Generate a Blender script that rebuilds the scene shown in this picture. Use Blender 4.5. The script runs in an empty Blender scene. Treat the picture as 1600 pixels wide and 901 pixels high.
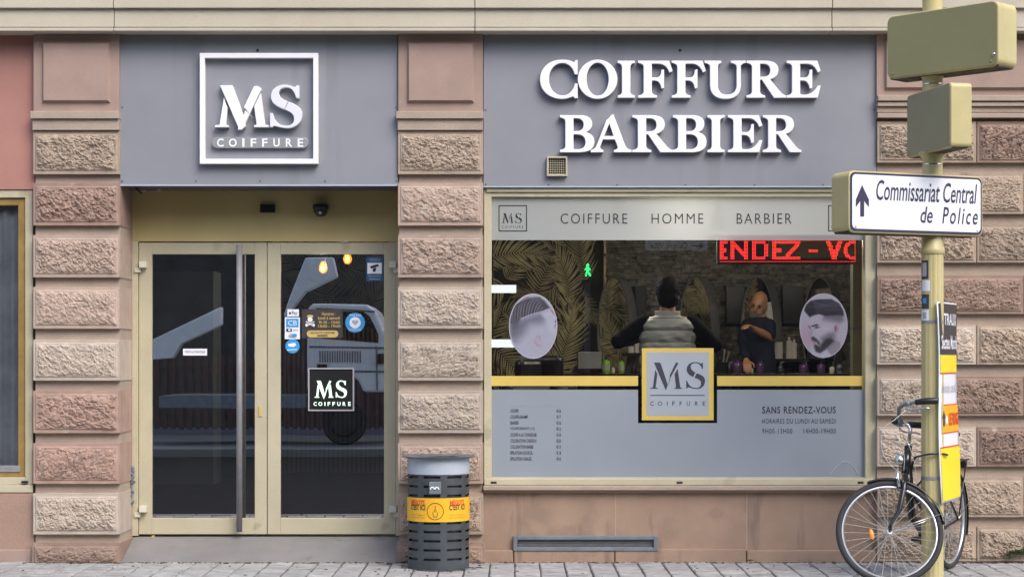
import bpy, bmesh, math, random
import numpy as np
from mathutils import Vector, Matrix, noise, Euler
PI = math.pi; R = math.radians
C = bpy.context.scene.collection
sc = bpy.context.scene
random.seed(7)

# ------------------------------------------------------------------ camera, sky, sun, exposure
CD = 14.0; CZ = 1.479; F = 3010.0
cam = bpy.data.cameras.new('camera'); cam.sensor_width = 36; cam.lens = F*36/1600
cam.shift_y = 109.5/1600; cam.clip_end = 600; cam.clip_start = 0.1
co = bpy.data.objects.new('camera', cam); C.objects.link(co)
co.location = (0, -CD, CZ); co.rotation_euler = (R(90), 0, 0); sc.camera = co

SUN = Vector((0.42, -0.66, 0.78)).normalized()
world = bpy.data.worlds.new('World'); sc.world = world; world.use_nodes = True
wn = world.node_tree.nodes; wl = world.node_tree.links
sky = wn.new('ShaderNodeTexSky'); sky.sky_type = 'NISHITA'; sky.sun_disc = False
sky.sun_elevation = math.asin(SUN.z); sky.sun_rotation = math.atan2(SUN.x, SUN.y)
sky.air_density = 1.0; sky.dust_density = 2.5; sky.ozone_density = 1.0
wl.new(sky.outputs[0], wn['Background'].inputs[0]); wn['Background'].inputs[1].default_value = 0.15
sl = bpy.data.lights.new('sun', 'SUN'); sl.energy = 1.0; sl.angle = R(34); sl.color = (1, 0.97, 0.93)
so = bpy.data.objects.new('sun', sl); C.objects.link(so)
so.rotation_euler = SUN.to_track_quat('Z', 'Y').to_euler(); so.location = (6, -10, 20)
sc.view_settings.view_transform = 'Standard'; sc.view_settings.look = 'None'
sc.view_settings.gamma = 1; sc.view_settings.use_curve_mapping = False
sc.view_settings.exposure = 1.0
sc.render.engine = 'CYCLES'
sc.cycles.max_bounces = 8; sc.cycles.transparent_max_bounces = 12

# ------------------------------------------------------------------ helpers
def W(px, y=0.0): return (px-800)*(CD+y)/F
def H(py, y=0.0): return CZ-(py-560)*(CD+y)/F
def at(px, py, y=0.0): return Vector((W(px, y), y, H(py, y)))
def lin(r, g, b):
    f = lambda c: (c/255/12.92) if c/255 <= 0.04045 else ((c/255+0.055)/1.055)**2.4
    return (f(r), f(g), f(b))

class MB:
    def __init__(s): s.v = []; s.f = []; s.m = []; s.c = None
    def add(s, vs, fs, m=0):
        o = len(s.v); s.v += [tuple(q) for q in vs]
        for f in fs: s.f.append(tuple(i+o for i in f)); s.m.append(m)
        return s
    def box(s, x0, x1, y0, y1, z0, z1, m=0):
        return s.add([(x0,y0,z0),(x1,y0,z0),(x1,y1,z0),(x0,y1,z0),(x0,y0,z1),(x1,y0,z1),(x1,y1,z1),(x0,y1,z1)],
              [(0,3,2,1),(4,5,6,7),(0,1,5,4),(1,2,6,5),(2,3,7,6),(3,0,4,7)], m)
    def obox(s, c, ax, ay, az, m=0):   # oriented box: centre and three half-axis vectors
        c, ax, ay, az = Vector(c), Vector(ax), Vector(ay), Vector(az)
        vs = [c+sx*ax+sy*ay+sz*az for sz in (-1,1) for sx, sy in ((-1,-1),(1,-1),(1,1),(-1,1))]
        return s.add(vs, [(0,3,2,1),(4,5,6,7),(0,1,5,4),(1,2,6,5),(2,3,7,6),(3,0,4,7)], m)
    def prism(s, poly, y0, y1, m=0):   # poly of (x,z)
        n = len(poly)
        vs = [(x,y0,z) for x,z in poly]+[(x,y1,z) for x,z in poly]
        fs = [tuple(range(n)), tuple(range(2*n-1, n-1, -1))]
        fs += [(i, i+n, (i+1)%n+n, (i+1)%n) for i in range(n)]
        return s.add(vs, fs, m)
    def sheet(s, poly, y, m=0):
        return s.add([(x,y,z) for x,z in poly], [tuple(range(len(poly)))], m)
    def tube(s, pts, r, n=10, m=0, cap=True):
        pts = [Vector(p) for p in pts]; k = len(pts)
        rs = r if isinstance(r, (list, tuple)) else [r]*k
        t0 = (pts[1]-pts[0]).normalized()
        u = t0.orthogonal().normalized(); vs = []
        for i in range(k):
            t = (pts[min(i+1,k-1)]-pts[max(i-1,0)]).normalized()
            u = (u-t*u.dot(t)).normalized(); w = t.cross(u)
            for j in range(n):
                a = 2*PI*j/n; vs.append(pts[i]+(u*math.cos(a)+w*math.sin(a))*rs[i])
        fs = []
        for i in range(k-1):
            for j in range(n):
                fs.append((i*n+j, i*n+(j+1)%n, (i+1)*n+(j+1)%n, (i+1)*n+j))
        if cap: fs += [tuple(range(n-1,-1,-1)), tuple(range((k-1)*n, k*n))]
        return s.add(vs, fs, m)
    def lathe(s, prof, c=(0,0,0), n=32, m=0, a0=0, a1=2*PI, axis='z'):
        full = abs(a1-a0-2*PI) < 1e-6; k = n if full else n+1; vs = []
        for r, z in prof:
            for j in range(k):
                a = a0+(a1-a0)*j/n; x, y = r*math.cos(a), r*math.sin(a)
                if axis == 'z': p = (c[0]+x, c[1]+y, c[2]+z)
                elif axis == 'y': p = (c[0]+x, c[1]+z, c[2]+y)
                else: p = (c[0]+z, c[1]+x, c[2]+y)
                vs.append(p)
        fs = []
        for i in range(len(prof)-1):
            for j in range(n):
                j2 = (j+1)%k if full else j+1
                fs.append((i*k+j, i*k+j2, (i+1)*k+j2, (i+1)*k+j))
        return s.add(vs, fs, m)
    def ell(s, c, rx, ry, rz, n=14, k=10, m=0, rot=None):
        vs = []; fs = []; c = Vector(c)
        for i in range(k+1):
            th = PI*i/k
            for j in range(n):
                a = 2*PI*j/n
                p = Vector((rx*math.sin(th)*math.cos(a), ry*math.sin(th)*math.sin(a), rz*math.cos(th)))
                if rot: p = rot @ p
                vs.append(c+p)
        for i in range(k):
            for j in range(n):
                fs.append((i*n+j, (i+1)*n+j, (i+1)*n+(j+1)%n, i*n+(j+1)%n))
        return s.add(vs, fs, m)
    def loft(s, rings, n=16, m=0):      # rings: (centre, u half-axis vector, v half-axis vector)
        vs = []; fs = []; k = len(rings)
        for c, u, v in rings:
            c, u, v = Vector(c), Vector(u), Vector(v)
            for j in range(n):
                a = 2*PI*j/n; vs.append(c+u*math.cos(a)+v*math.sin(a))
        for i in range(k-1):
            for j in range(n): fs.append((i*n+j, i*n+(j+1)%n, (i+1)*n+(j+1)%n, (i+1)*n+j))
        fs += [tuple(range(n-1,-1,-1)), tuple(range((k-1)*n, k*n))]
        return s.add(vs, fs, m)
    def map(s, fn): s.v = [tuple(fn(Vector(p))) for p in s.v]; return s
    def join(s, o, m=None):
        b = len(s.v); s.v += o.v
        for f, k in zip(o.f, o.m): s.f.append(tuple(i+b for i in f)); s.m.append(k if m is None else m)
        return s

ORI = {}
def tag(o, label=None, cat=None, group=None, kind=None):
    if label: o['label'] = label
    if cat: o['category'] = cat
    if group: o['group'] = group
    if kind: o['kind'] = kind
    return o
def thing(name, label, cat, loc=(0,0,0), group=None):
    o = bpy.data.objects.new(name, None); C.objects.link(o); o.empty_display_size = 0.1
    o.location = loc; ORI[o] = Vector(loc); return tag(o, label, cat, group)
def obj(name, mb, mats, parent=None, smooth=False, bevel=0.0, base=None, seg=2):
    if not isinstance(mats, (list, tuple)): mats = [mats]
    if parent is not None: org = ORI[parent]
    elif base is not None: org = Vector(base)
    else:
        a = np.array(mb.v); lo = a.min(0); hi = a.max(0)
        org = Vector(((lo[0]+hi[0])/2, (lo[1]+hi[1])/2, lo[2]))
    me = bpy.data.meshes.new(name)
    me.from_pydata([(p[0]-org[0], p[1]-org[1], p[2]-org[2]) for p in mb.v], [], mb.f)
    for m in mats: me.materials.append(m)
    if len(mats) > 1: me.polygons.foreach_set('material_index', mb.m)
    if smooth: me.polygons.foreach_set('use_smooth', [True]*len(me.polygons))
    me.update()
    bm = bmesh.new(); bm.from_mesh(me); bmesh.ops.recalc_face_normals(bm, faces=bm.faces); bm.to_mesh(me); bm.free()
    o = bpy.data.objects.new(name, me); C.objects.link(o)
    if parent is not None: o.parent = parent
    else: o.location = org
    ORI[o] = org
    if bevel:
        b = o.modifiers.new('bevel', 'BEVEL'); b.width = bevel; b.segments = seg; b.limit_method = 'ANGLE'; b.angle_limit = R(40)
    return o
def dup(src, parent, mat=None):
    o = src.copy(); C.objects.link(o); o.parent = parent; ORI[o] = ORI[parent]
    if mat is not None: o.matrix_local = mat
    return o

# ------------------------------------------------------------------ materials
def base_mat(name):
    m = bpy.data.materials.new(name); m.use_nodes = True
    return m, m.node_tree.nodes, m.node_tree.links, m.node_tree.nodes['Principled BSDF']
def mat(name, col, rough=0.6, metal=0.0, var=0.12, scale=6.0, bump=0.0, bscale=60.0, col2=None, spec=0.5,
        fine=0.0, fscale=150.0, island=0.0, blotch=None, coat=0.0, streak=None, orand=0.0):
    m, n, l, p = base_mat(name)
    p.inputs['Roughness'].default_value = rough; p.inputs['Metallic'].default_value = metal
    p.inputs['Specular IOR Level'].default_value = spec; p.inputs['Coat Weight'].default_value = coat
    tc = n.new('ShaderNodeTexCoord')
    nt = n.new('ShaderNodeTexNoise'); nt.inputs['Scale'].default_value = scale; nt.inputs['Detail'].default_value = 6
    nt.inputs['Roughness'].default_value = 0.6
    l.new(tc.outputs['Object'], nt.inputs['Vector'])
    mx = n.new('ShaderNodeMix'); mx.data_type = 'RGBA'
    c2 = col2 or tuple(max(0, c*(1-var*2)) for c in col)
    c1 = col if col2 else tuple(min(1, c*(1+var)) for c in col)
    mx.inputs['A'].default_value = (*c2, 1); mx.inputs['B'].default_value = (*c1, 1)
    mr = n.new('ShaderNodeMapRange'); mr.inputs[1].default_value = 0.3; mr.inputs[2].default_value = 0.7
    l.new(nt.outputs['Fac'], mr.inputs[0]); l.new(mr.outputs[0], mx.inputs['Factor'])
    out = mx.outputs['Result']
    if fine:
        f2 = n.new('ShaderNodeTexNoise'); f2.inputs['Scale'].default_value = fscale; f2.inputs['Detail'].default_value = 3
        l.new(tc.outputs['Object'], f2.inputs['Vector'])
        m2 = n.new('ShaderNodeMapRange'); m2.inputs[1].default_value = 0.3; m2.inputs[2].default_value = 0.7
        m2.inputs[3].default_value = 1-fine; m2.inputs[4].default_value = 1+fine*0.6
        l.new(f2.outputs['Fac'], m2.inputs[0])
        vm = n.new('ShaderNodeVectorMath'); vm.operation = 'SCALE'
        l.new(out, vm.inputs[0]); l.new(m2.outputs[0], vm.inputs['Scale']); out = vm.outputs[0]
    if island:
        g = n.new('ShaderNodeNewGeometry'); m3 = n.new('ShaderNodeMapRange')
        m3.inputs[3].default_value = 1-island; m3.inputs[4].default_value = 1+island
        l.new(g.outputs['Random Per Island'], m3.inputs[0])
        vm = n.new('ShaderNodeVectorMath'); vm.operation = 'SCALE'
        l.new(out, vm.inputs[0]); l.new(m3.outputs[0], vm.inputs['Scale']); out = vm.outputs[0]
    if orand:
        g = n.new('ShaderNodeObjectInfo'); m3 = n.new('ShaderNodeMapRange')
        m3.inputs[3].default_value = 1-orand; m3.inputs[4].default_value = 1+orand
        l.new(g.outputs['Random'], m3.inputs[0])
        vm = n.new('ShaderNodeVectorMath'); vm.operation = 'SCALE'
        l.new(out, vm.inputs[0]); l.new(m3.outputs[0], vm.inputs['Scale']); out = vm.outputs[0]
    if blotch:   # (colour, scale, threshold) stains
        for (bc, bs, th) in blotch:
            b = n.new('ShaderNodeTexNoise'); b.inputs['Scale'].default_value = bs; b.inputs['Detail'].default_value = 5
            l.new(tc.outputs['Object'], b.inputs['Vector'])
            m4 = n.new('ShaderNodeMapRange'); m4.inputs[1].default_value = th; m4.inputs[2].default_value = th+0.08
            l.new(b.outputs['Fac'], m4.inputs[0])
            mm = n.new('ShaderNodeMix'); mm.data_type = 'RGBA'; mm.inputs['B'].default_value = (*bc, 1)
            sc_ = n.new('ShaderNodeMath'); sc_.operation = 'MULTIPLY'; sc_.inputs[1].default_value = 0.75
            l.new(m4.outputs[0], sc_.inputs[0]); l.new(sc_.outputs[0], mm.inputs['Factor']); l.new(out, mm.inputs['A'])
            out = mm.outputs['Result']
    if streak:   # (colour, xyz scale, threshold): worn lines running one way
        mp_ = n.new('ShaderNodeMapping'); mp_.inputs['Scale'].default_value = streak[1]; l.new(tc.outputs['Object'], mp_.inputs['Vector'])
        b = n.new('ShaderNodeTexNoise'); b.inputs['Scale'].default_value = 1.0; b.inputs['Detail'].default_value = 4; l.new(mp_.outputs[0], b.inputs['Vector'])
        m4 = n.new('ShaderNodeMapRange'); m4.inputs[1].default_value = streak[2]; m4.inputs[2].default_value = streak[2]+0.1; m4.inputs[4].default_value = 0.8
        l.new(b.outputs['Fac'], m4.inputs[0]); mm = n.new('ShaderNodeMix'); mm.data_type = 'RGBA'; mm.inputs['B'].default_value = (*streak[0], 1)
        l.new(m4.outputs[0], mm.inputs['Factor']); l.new(out, mm.inputs['A']); out = mm.outputs['Result']
    l.new(out, p.inputs['Base Color'])
    if bump:
        bn = n.new('ShaderNodeTexNoise'); bn.inputs['Scale'].default_value = bscale; bn.inputs['Detail'].default_value = 5
        l.new(tc.outputs['Object'], bn.inputs['Vector'])
        bp = n.new('ShaderNodeBump'); bp.inputs['Strength'].default_value = bump; bp.inputs['Distance'].default_value = 0.01
        l.new(bn.outputs['Fac'], bp.inputs['Height']); l.new(bp.outputs[0], p.inputs['Normal'])
    return m
def emit(name, col, s):
    m, n, l, p = base_mat(name)
    p.inputs['Base Color'].default_value = (*[c*0.5 for c in col], 1)
    p.inputs['Emission Color'].default_value = (*col, 1); p.inputs['Emission Strength'].default_value = s
    return m
def glass_mat(name, refl, tint=(0.9,0.92,0.92), wob=0.0):
    m = bpy.data.materials.new(name); m.use_nodes = True; n = m.node_tree.nodes; l = m.node_tree.links
    n.clear(); o = n.new('ShaderNodeOutputMaterial'); t = n.new('ShaderNodeBsdfTransparent'); g = n.new('ShaderNodeBsdfGlossy')
    t.inputs[0].default_value = (*tint, 1); g.inputs['Roughness'].default_value = 0.0
    fr = n.new('ShaderNodeFresnel'); fr.inputs[0].default_value = 1.5
    ad = n.new('ShaderNodeMath'); ad.operation = 'ADD'; ad.inputs[1].default_value = refl-0.04; ad.use_clamp = True
    l.new(fr.outputs[0], ad.inputs[0]); mx = n.new('ShaderNodeMixShader')
    l.new(ad.outputs[0], mx.inputs[0]); l.new(t.outputs[0], mx.inputs[1]); l.new(g.outputs[0], mx.inputs[2])
    l.new(mx.outputs[0], o.inputs[0])
    if wob:
        tc = n.new('ShaderNodeTexCoord'); nt = n.new('ShaderNodeTexNoise'); nt.inputs['Scale'].default_value = 1.6; nt.inputs['Detail'].default_value = 1
        l.new(tc.outputs['Object'], nt.inputs['Vector']); b = n.new('ShaderNodeBump'); b.inputs['Strength'].default_value = wob; b.inputs['Distance'].default_value = 0.002
        l.new(nt.outputs['Fac'], b.inputs['Height']); l.new(b.outputs[0], g.inputs['Normal'])
    return m
def film_mat(name, col, trans=0.25, rough=0.35):
    m, n, l, p = base_mat(name)
    p.inputs['Base Color'].default_value = (*col, 1); p.inputs['Roughness'].default_value = rough
    tr = n.new('ShaderNodeBsdfTranslucent'); tr.inputs[0].default_value = (*col, 1)
    mx = n.new('ShaderNodeMixShader'); mx.inputs[0].default_value = trans
    o = n['Material Output']; l.new(p.outputs[0], mx.inputs[1]); l.new(tr.outputs[0], mx.inputs[2]); l.new(mx.outputs[0], o.inputs[0])
    tc = n.new('ShaderNodeTexCoord'); nt = n.new('ShaderNodeTexNoise'); nt.inputs['Scale'].default_value = 2.2; nt.inputs['Detail'].default_value = 7
    l.new(tc.outputs['Object'], nt.inputs['Vector']); cr = n.new('ShaderNodeMix'); cr.data_type = 'RGBA'
    cr.inputs['A'].default_value = (*[c*0.86 for c in col], 1); cr.inputs['B'].default_value = (*[min(1,c*1.08) for c in col], 1)
    l.new(nt.outputs['Fac'], cr.inputs['Factor']); l.new(cr.outputs['Result'], p.inputs['Base Color'])
    return m
def vcol_mat(name, rough=0.4):
    m, n, l, p = base_mat(name); a = n.new('ShaderNodeAttribute'); a.attribute_name = 'Col'
    l.new(a.outputs['Color'], p.inputs['Base Color']); p.inputs['Roughness'].default_value = rough
    return m

LIME = ((0.52,0.46,0.37), 7.0, 0.66)
GRIME = ((0.25,0.178,0.135), 2.6, 0.57)
M = {}
M['pink'] = mat('pink_sandstone', (0.44,0.30,0.24), 0.9, orand=0.10, col2=(0.33,0.22,0.175), scale=9, bump=0.5, bscale=120, fine=0.22, fscale=220, blotch=[((0.20,0.155,0.125), 5.0, 0.66), LIME])
M['rose'] = mat('rose_sandstone', (0.50,0.38,0.312), 0.9, orand=0.10, col2=(0.40,0.305,0.24), scale=9, bump=0.5, bscale=120, fine=0.2, fscale=220, blotch=[LIME])
M['cream'] = mat('cream_sandstone', (0.55,0.46,0.37), 0.9, orand=0.10, col2=(0.44,0.365,0.305), scale=8, bump=0.5, bscale=120, fine=0.2, fscale=220, blotch=[((0.20,0.155,0.125), 5.0, 0.66), LIME])
M['tan'] = mat('tan_sandstone', (0.45,0.355,0.275), 0.9, orand=0.12, col2=(0.335,0.26,0.20), scale=8, bump=0.5, bscale=120, fine=0.22, fscale=220, blotch=[((0.20,0.155,0.125), 5.0, 0.66), LIME])
M['brown'] = mat('brown_sandstone', (0.35,0.245,0.19), 0.9, orand=0.12, col2=(0.25,0.175,0.14), scale=8, bump=0.5, bscale=120, fine=0.25, fscale=220, blotch=[((0.20,0.155,0.125), 5.0, 0.66), LIME])
M['flat'] = mat('dressed_sandstone', (0.41,0.29,0.24), 0.85, col2=(0.335,0.24,0.20), scale=3.5, bump=0.15, bscale=200, fine=0.15, fscale=260, blotch=[((0.55,0.45,0.38), 9.0, 0.74)])
M['capital'] = mat('capital_sandstone', (0.44,0.35,0.275), 0.85, col2=(0.365,0.29,0.235), scale=4, bump=0.15, bscale=200, fine=0.15)
M['cornice'] = mat('cornice_limestone', (0.55,0.50,0.40), 0.85, col2=(0.49,0.44,0.345), scale=2.5, bump=0.12, bscale=150, fine=0.08, blotch=[((0.36,0.30,0.22), 5.0, 0.70)])
M['plinth'] = mat('plinth_sandstone', (0.40,0.275,0.20), 0.85, col2=(0.29,0.20,0.15), scale=2.2, streak=((0.21,0.15,0.12),(8,8,1.4),0.60), bump=0.2, bscale=160, fine=0.22, fscale=240, blotch=[GRIME])
M['mortar'] = mat('mortar', (0.45,0.36,0.28), 0.9, bump=0.3)
M['signgrey'] = mat('grey_sign_panel', streak=((0.228,0.232,0.258),(6,6,.5),0.57), col=(0.262,0.269,0.300), rough=0.5, var=0.05, scale=1.3, fine=0.05, fscale=500, bump=0.03, bscale=400)
M['redfascia'] = mat('red_render', (0.40,0.195,0.16), 0.75, var=0.08, scale=1.5, bump=0.1, bscale=200)
M['frame'] = mat('cream_painted_frame', (0.52,0.475,0.335), 0.45, var=0.07, scale=2.0, fine=0.06, fscale=90, blotch=[((0.36,0.32,0.22), 4.0, 0.66)])
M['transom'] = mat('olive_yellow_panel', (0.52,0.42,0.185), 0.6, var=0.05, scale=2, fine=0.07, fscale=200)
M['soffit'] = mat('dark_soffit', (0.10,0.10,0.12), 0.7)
M['white'] = mat('white_acrylic', (0.90,0.90,0.93), 0.25, var=0.01)
M['lilac'] = mat('lilac_acrylic', (0.77,0.77,0.83), 0.25, var=0.01)
M['hinge'] = mat('pale_hinge', (0.66,0.64,0.54), 0.4, var=0.04)
M['letterside'] = mat('letter_return', (0.42,0.40,0.50), 0.4, var=0.03)
M['acrylic'] = mat('clear_grey_acrylic', (0.30,0.31,0.33), 0.15, var=0.03)
M['black'] = mat('black_plastic', (0.015,0.015,0.017), 0.4, var=0.1)
M['ink'] = mat('black_print', (0.018,0.018,0.024), 0.5, var=0.0)
M['darkink'] = mat('slate_print', (0.045,0.048,0.065), 0.5, var=0.0)
M['steel'] = mat('brushed_steel', (0.30,0.30,0.32), 0.55, metal=0.3, var=0.06, scale=20)
M['chrome'] = mat('chrome', (0.62,0.62,0.64), 0.2, metal=0.9, var=0.06, scale=20)
M['galv'] = mat('blue_grey_metal', (0.20,0.235,0.265), 0.55, metal=0.3, var=0.12, scale=9, fine=0.1)
M['bin'] = mat('charcoal_bin_metal', (0.058,0.068,0.078), 0.5, var=0.18, scale=7, fine=0.15, blotch=[((0.14,0.145,0.15), 8.0, 0.68)])
M['binrim'] = mat('bin_rim_metal', (0.16,0.17,0.19), 0.45, metal=0.2, var=0.2, scale=12)
M['bincollar'] = mat('pale_bin_collar', (0.42,0.47,0.54), 0.4, var=0.05)
M['orange'] = mat('amber_band', (0.86,0.46,0.022), 0.4, var=0.03)
M['red'] = mat('red_print', (0.72,0.045,0.015), 0.5, var=0.0)
M['gold'] = mat('gold_vinyl', (0.66,0.48,0.12), 0.45, var=0.03, scale=5)
M['poleyellow'] = mat('cream_yellow_paint', (0.55,0.475,0.235), 0.38, var=0.07, scale=3, fine=0.05, blotch=[((0.27,0.22,0.12), 6.0, 0.69)], streak=((0.33,0.28,0.15),(14,14,1.2),0.66))
M['signolive'] = mat('olive_sign_back', (0.30,0.265,0.115), 0.33, var=0.05, scale=1.5, fine=0.05, fscale=300)
M['signdull'] = mat('dull_olive_sign_back', (0.265,0.25,0.145), 0.45, var=0.05, scale=2, fine=0.05, fscale=300)
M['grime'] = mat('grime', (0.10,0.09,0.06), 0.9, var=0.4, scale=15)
M['signwhite'] = mat('white_sign_sheeting', (0.84,0.86,0.92), 0.3, var=0.01)
M['navy'] = mat('navy_print', (0.03,0.026,0.07), 0.45, var=0.0)
M['asphalt'] = mat('asphalt', (0.03,0.03,0.032), 0.95, spec=0.05, fine=0.3, bump=0.4, bscale=200)
M['ramp'] = mat('granite_ramp', (0.215,0.205,0.20), 0.8, var=0.08, scale=3, fine=0.25, fscale=300, bump=0.1, blotch=[((0.13,0.125,0.12), 4.0, 0.66)])
M['sett'] = mat('pavement_setts', (0.385,0.38,0.37), 0.85, var=0.12, scale=14, streak=((0.12,0.115,0.11),(5,42,5),0.555), fine=0.2, fscale=160, island=0.10, bump=0.4, bscale=60, blotch=[((0.20,0.19,0.185), 5.0, 0.68)])
M['joint'] = mat('sett_joint_dirt', (0.10,0.092,0.085), 0.95, fine=0.3)
M['tyre'] = mat('tyre_rubber', (0.032,0.033,0.037), 0.75, var=0.15, bump=0.2, bscale=150)
M['bikeblack'] = mat('black_bike_paint', (0.012,0.012,0.014), 0.22, var=0.05, coat=0.3)
M['spoke'] = mat('spoke_steel', (0.48,0.48,0.48), 0.55, metal=0.2, var=0.05)
M['rim'] = mat('aluminium_rim', (0.58,0.59,0.62), 0.32, metal=0.7, var=0.04)
M['whiteplastic'] = mat('white_cable', (0.55,0.55,0.54), 0.4, var=0.03)
M['reflector'] = mat('orange_reflector', (0.95,0.28,0.015), 0.25, var=0.1, scale=60)
M['leaf'] = mat('weed_leaf', (0.075,0.105,0.03), 0.6, var=0.3, scale=20, island=0.4)
M['skin'] = mat('skin', (0.46,0.25,0.165), 0.5, var=0.06, scale=12)
M['skin2'] = mat('tanned_skin', (0.52,0.26,0.145), 0.45, var=0.08, scale=12)
M['hair'] = mat('dark_hair', (0.010,0.009,0.009), 0.7, spec=0.04, bump=0.5, bscale=120)
M['beard'] = mat('grey_beard', (0.22,0.18,0.15), 0.8, var=0.3, scale=90)
M['vest'] = mat('grey_quilted_nylon', (0.36,0.385,0.37), 0.5, var=0.08, scale=9, bump=0.35, bscale=22)
M['jersey'] = mat('black_jersey', (0.006,0.006,0.008), 0.9, bump=0.2, spec=0.1)
M['navycloth'] = mat('navy_cotton', (0.010,0.014,0.036), 0.9, var=0.2)
M['trouser'] = mat('dark_trouser', (0.03,0.024,0.034), 0.85)
M['slate'] = mat('ledger_slate', (0.19,0.175,0.145), 0.85, var=0.35, scale=22, island=0.3, bump=1.0, bscale=45)
M['paperdark'] = mat('wallpaper_ground', (0.028,0.024,0.017), 0.7)
M['leafgold'] = mat('wallpaper_gold_frond', (0.56,0.49,0.26), 0.5, var=0.2, scale=3)
M['leafdim'] = mat('wallpaper_olive_frond', (0.40,0.35,0.185), 0.5, var=0.2, scale=3)
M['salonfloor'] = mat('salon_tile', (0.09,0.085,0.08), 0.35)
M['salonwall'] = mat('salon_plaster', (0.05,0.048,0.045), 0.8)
M['salonceil'] = mat('salon_ceiling', (0.35,0.34,0.32), 0.8)
M['mirrorframe'] = mat('dark_mirror_frame', (0.16,0.16,0.16), 0.3, var=0.1)
M['mirror'] = mat('silvered_mirror', (0.8,0.8,0.8), 0.02, metal=1.0, var=0.0)
M['leather'] = mat('black_leather', (0.014,0.014,0.016), 0.28, bump=0.15, bscale=80)
M['greenliq'] = mat('lime_green_bottle', (0.22,0.52,0.03), 0.25, var=0.08)
M['purple'] = mat('purple_bottle', (0.13,0.03,0.17), 0.25, var=0.1)
M['ceramic'] = mat('white_container', (0.62,0.60,0.55), 0.4, var=0.05)
M['whitevinyl'] = mat('white_vinyl', (0.78,0.86,0.86), 0.4, var=0.01)
M['plaque'] = mat('plaque_grey_vinyl', (0.38,0.42,0.47), 0.4, var=0.04, scale=3)
M['blue'] = mat('sky_blue_print', (0.05,0.33,0.72), 0.4, var=0.02)
M['dkblue'] = mat('dark_blue_print', (0.03,0.10,0.24), 0.4, var=0.02)
M['goldprint'] = mat('gold_print', (0.62,0.45,0.17), 0.4, var=0.02)
M['yellow'] = mat('yellow_print', (0.90,0.72,0.03), 0.4, var=0.02)
M['charcoalprint'] = mat('charcoal_print', (0.05,0.045,0.045), 0.5, var=0.05)
M['greyprint'] = mat('grey_print', (0.42,0.42,0.45), 0.5, var=0.0)
M['film'] = film_mat('frosted_film_lower', (0.31,0.35,0.40), 0.12, 0.32)
M['filmtop'] = film_mat('frosted_film_upper', (0.47,0.50,0.51), 0.5, 0.35)
M['glass'] = glass_mat('shop_glass', 0.15, wob=0.0)
M['doorglass'] = glass_mat('door_glass', 0.62, (0.46,0.48,0.48), wob=0.15)
M['ochrewood'] = mat('ochre_wood', (0.32,0.20,0.06), 0.5, var=0.15, scale=8)
M['curtain'] = mat('grey_curtain', (0.60,0.63,0.67), 0.9)
M['led'] = emit('red_led', (1.0,0.03,0.025), 2.1)
M['leddim'] = emit('red_led_dim', (1.0,0.04,0.02), 0.9)
M['ledboard'] = mat('led_board', (0.03,0.008,0.014), 0.5)
M['glowgreen'] = emit('lit_logo', (0.72,1.0,0.78), 0.75)
M['bulb'] = emit('filament_glow', (1.0,0.34,0.05), 2.6)
M['signal'] = emit('green_signal', (0.01,1.0,0.22), 6.0)
M['truckwhite'] = mat('white_truck_paint', (0.90,0.90,0.91), 0.3, var=0.04)
M['truckgrey'] = mat('grey_container', (0.20,0.215,0.21), 0.6, var=0.1)
M['oppwall'] = mat('dark_brick_facade', (0.085,0.07,0.062), 0.9, var=0.2, scale=1.5)
M['oppglass'] = mat('dark_window', (0.02,0.022,0.026), 0.1)
M['fence'] = mat('dark_red_slat', (0.12,0.06,0.05), 0.7)
M['pic'] = vcol_mat('printed_portrait', 0.35)
M['moss'] = mat('moss', (0.05,0.07,0.02), 0.95, var=0.3, scale=30)

# ------------------------------------------------------------------ writing
def glyph_pts(path):
    t = path.replace('M',' M ').replace('L',' L ').replace('Q',' Q ').replace('C',' C ').replace('Z',' Z ').split()
    out = []; cur = []; i = 0; cmd = None
    while i < len(t):
        if t[i] in 'MLQCZ':
            cmd = t[i]; i += 1
            if cmd == 'Z': out.append(cur); cur = []
            continue
        g = lambda k: [float(q) for q in t[i:i+k]]
        if cmd in 'ML':
            a = g(2); cur.append((a[0],a[1])); i += 2
            if cmd == 'M': cmd = 'L'
        elif cmd == 'Q':
            a = g(4); p0 = cur[-1]; i += 4
            for k in range(1, 9):
                u = k/8; cur.append(tuple((1-u)**2*p0[d]+2*u*(1-u)*a[d]+u*u*a[2+d] for d in (0,1)))
        elif cmd == 'C':
            a = g(6); p0 = cur[-1]; i += 6
            for k in range(1, 13):
                u = k/12; cur.append(tuple((1-u)**3*p0[d]+3*u*(1-u)**2*a[d]+3*u*u*(1-u)*a[2+d]+u**3*a[4+d] for d in (0,1)))
    return out
def ellipse(cx, cy, rx, ry, n=40): return [(cx+rx*math.cos(2*PI*k/n), cy+ry*math.sin(2*PI*k/n)) for k in range(n)]
STEM = 'M0 0 L.5 0 L.5 .05 Q.36 .07 .36 .17 '
ARM = 'L.36 .47 L.46 .47 Q.6 .46 .63 .25 L.69 .27 L.69 .76 L.63 .75 Q.62 .55 .5 .54 L.36 .54 L.36 .93 L.56 .93 Q.76 .92 .85 .69 L.92 .73 L.83 1 L0 1 L0 .95 Q.15 .93 .15 .83 L.15 .17 Q.15 .07 0 .05 Z'
BACK = 'L0 1 L0 .95 Q.15 .93 .15 .83 L.15 .17 Q.15 .07 0 .05 Z '
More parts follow.
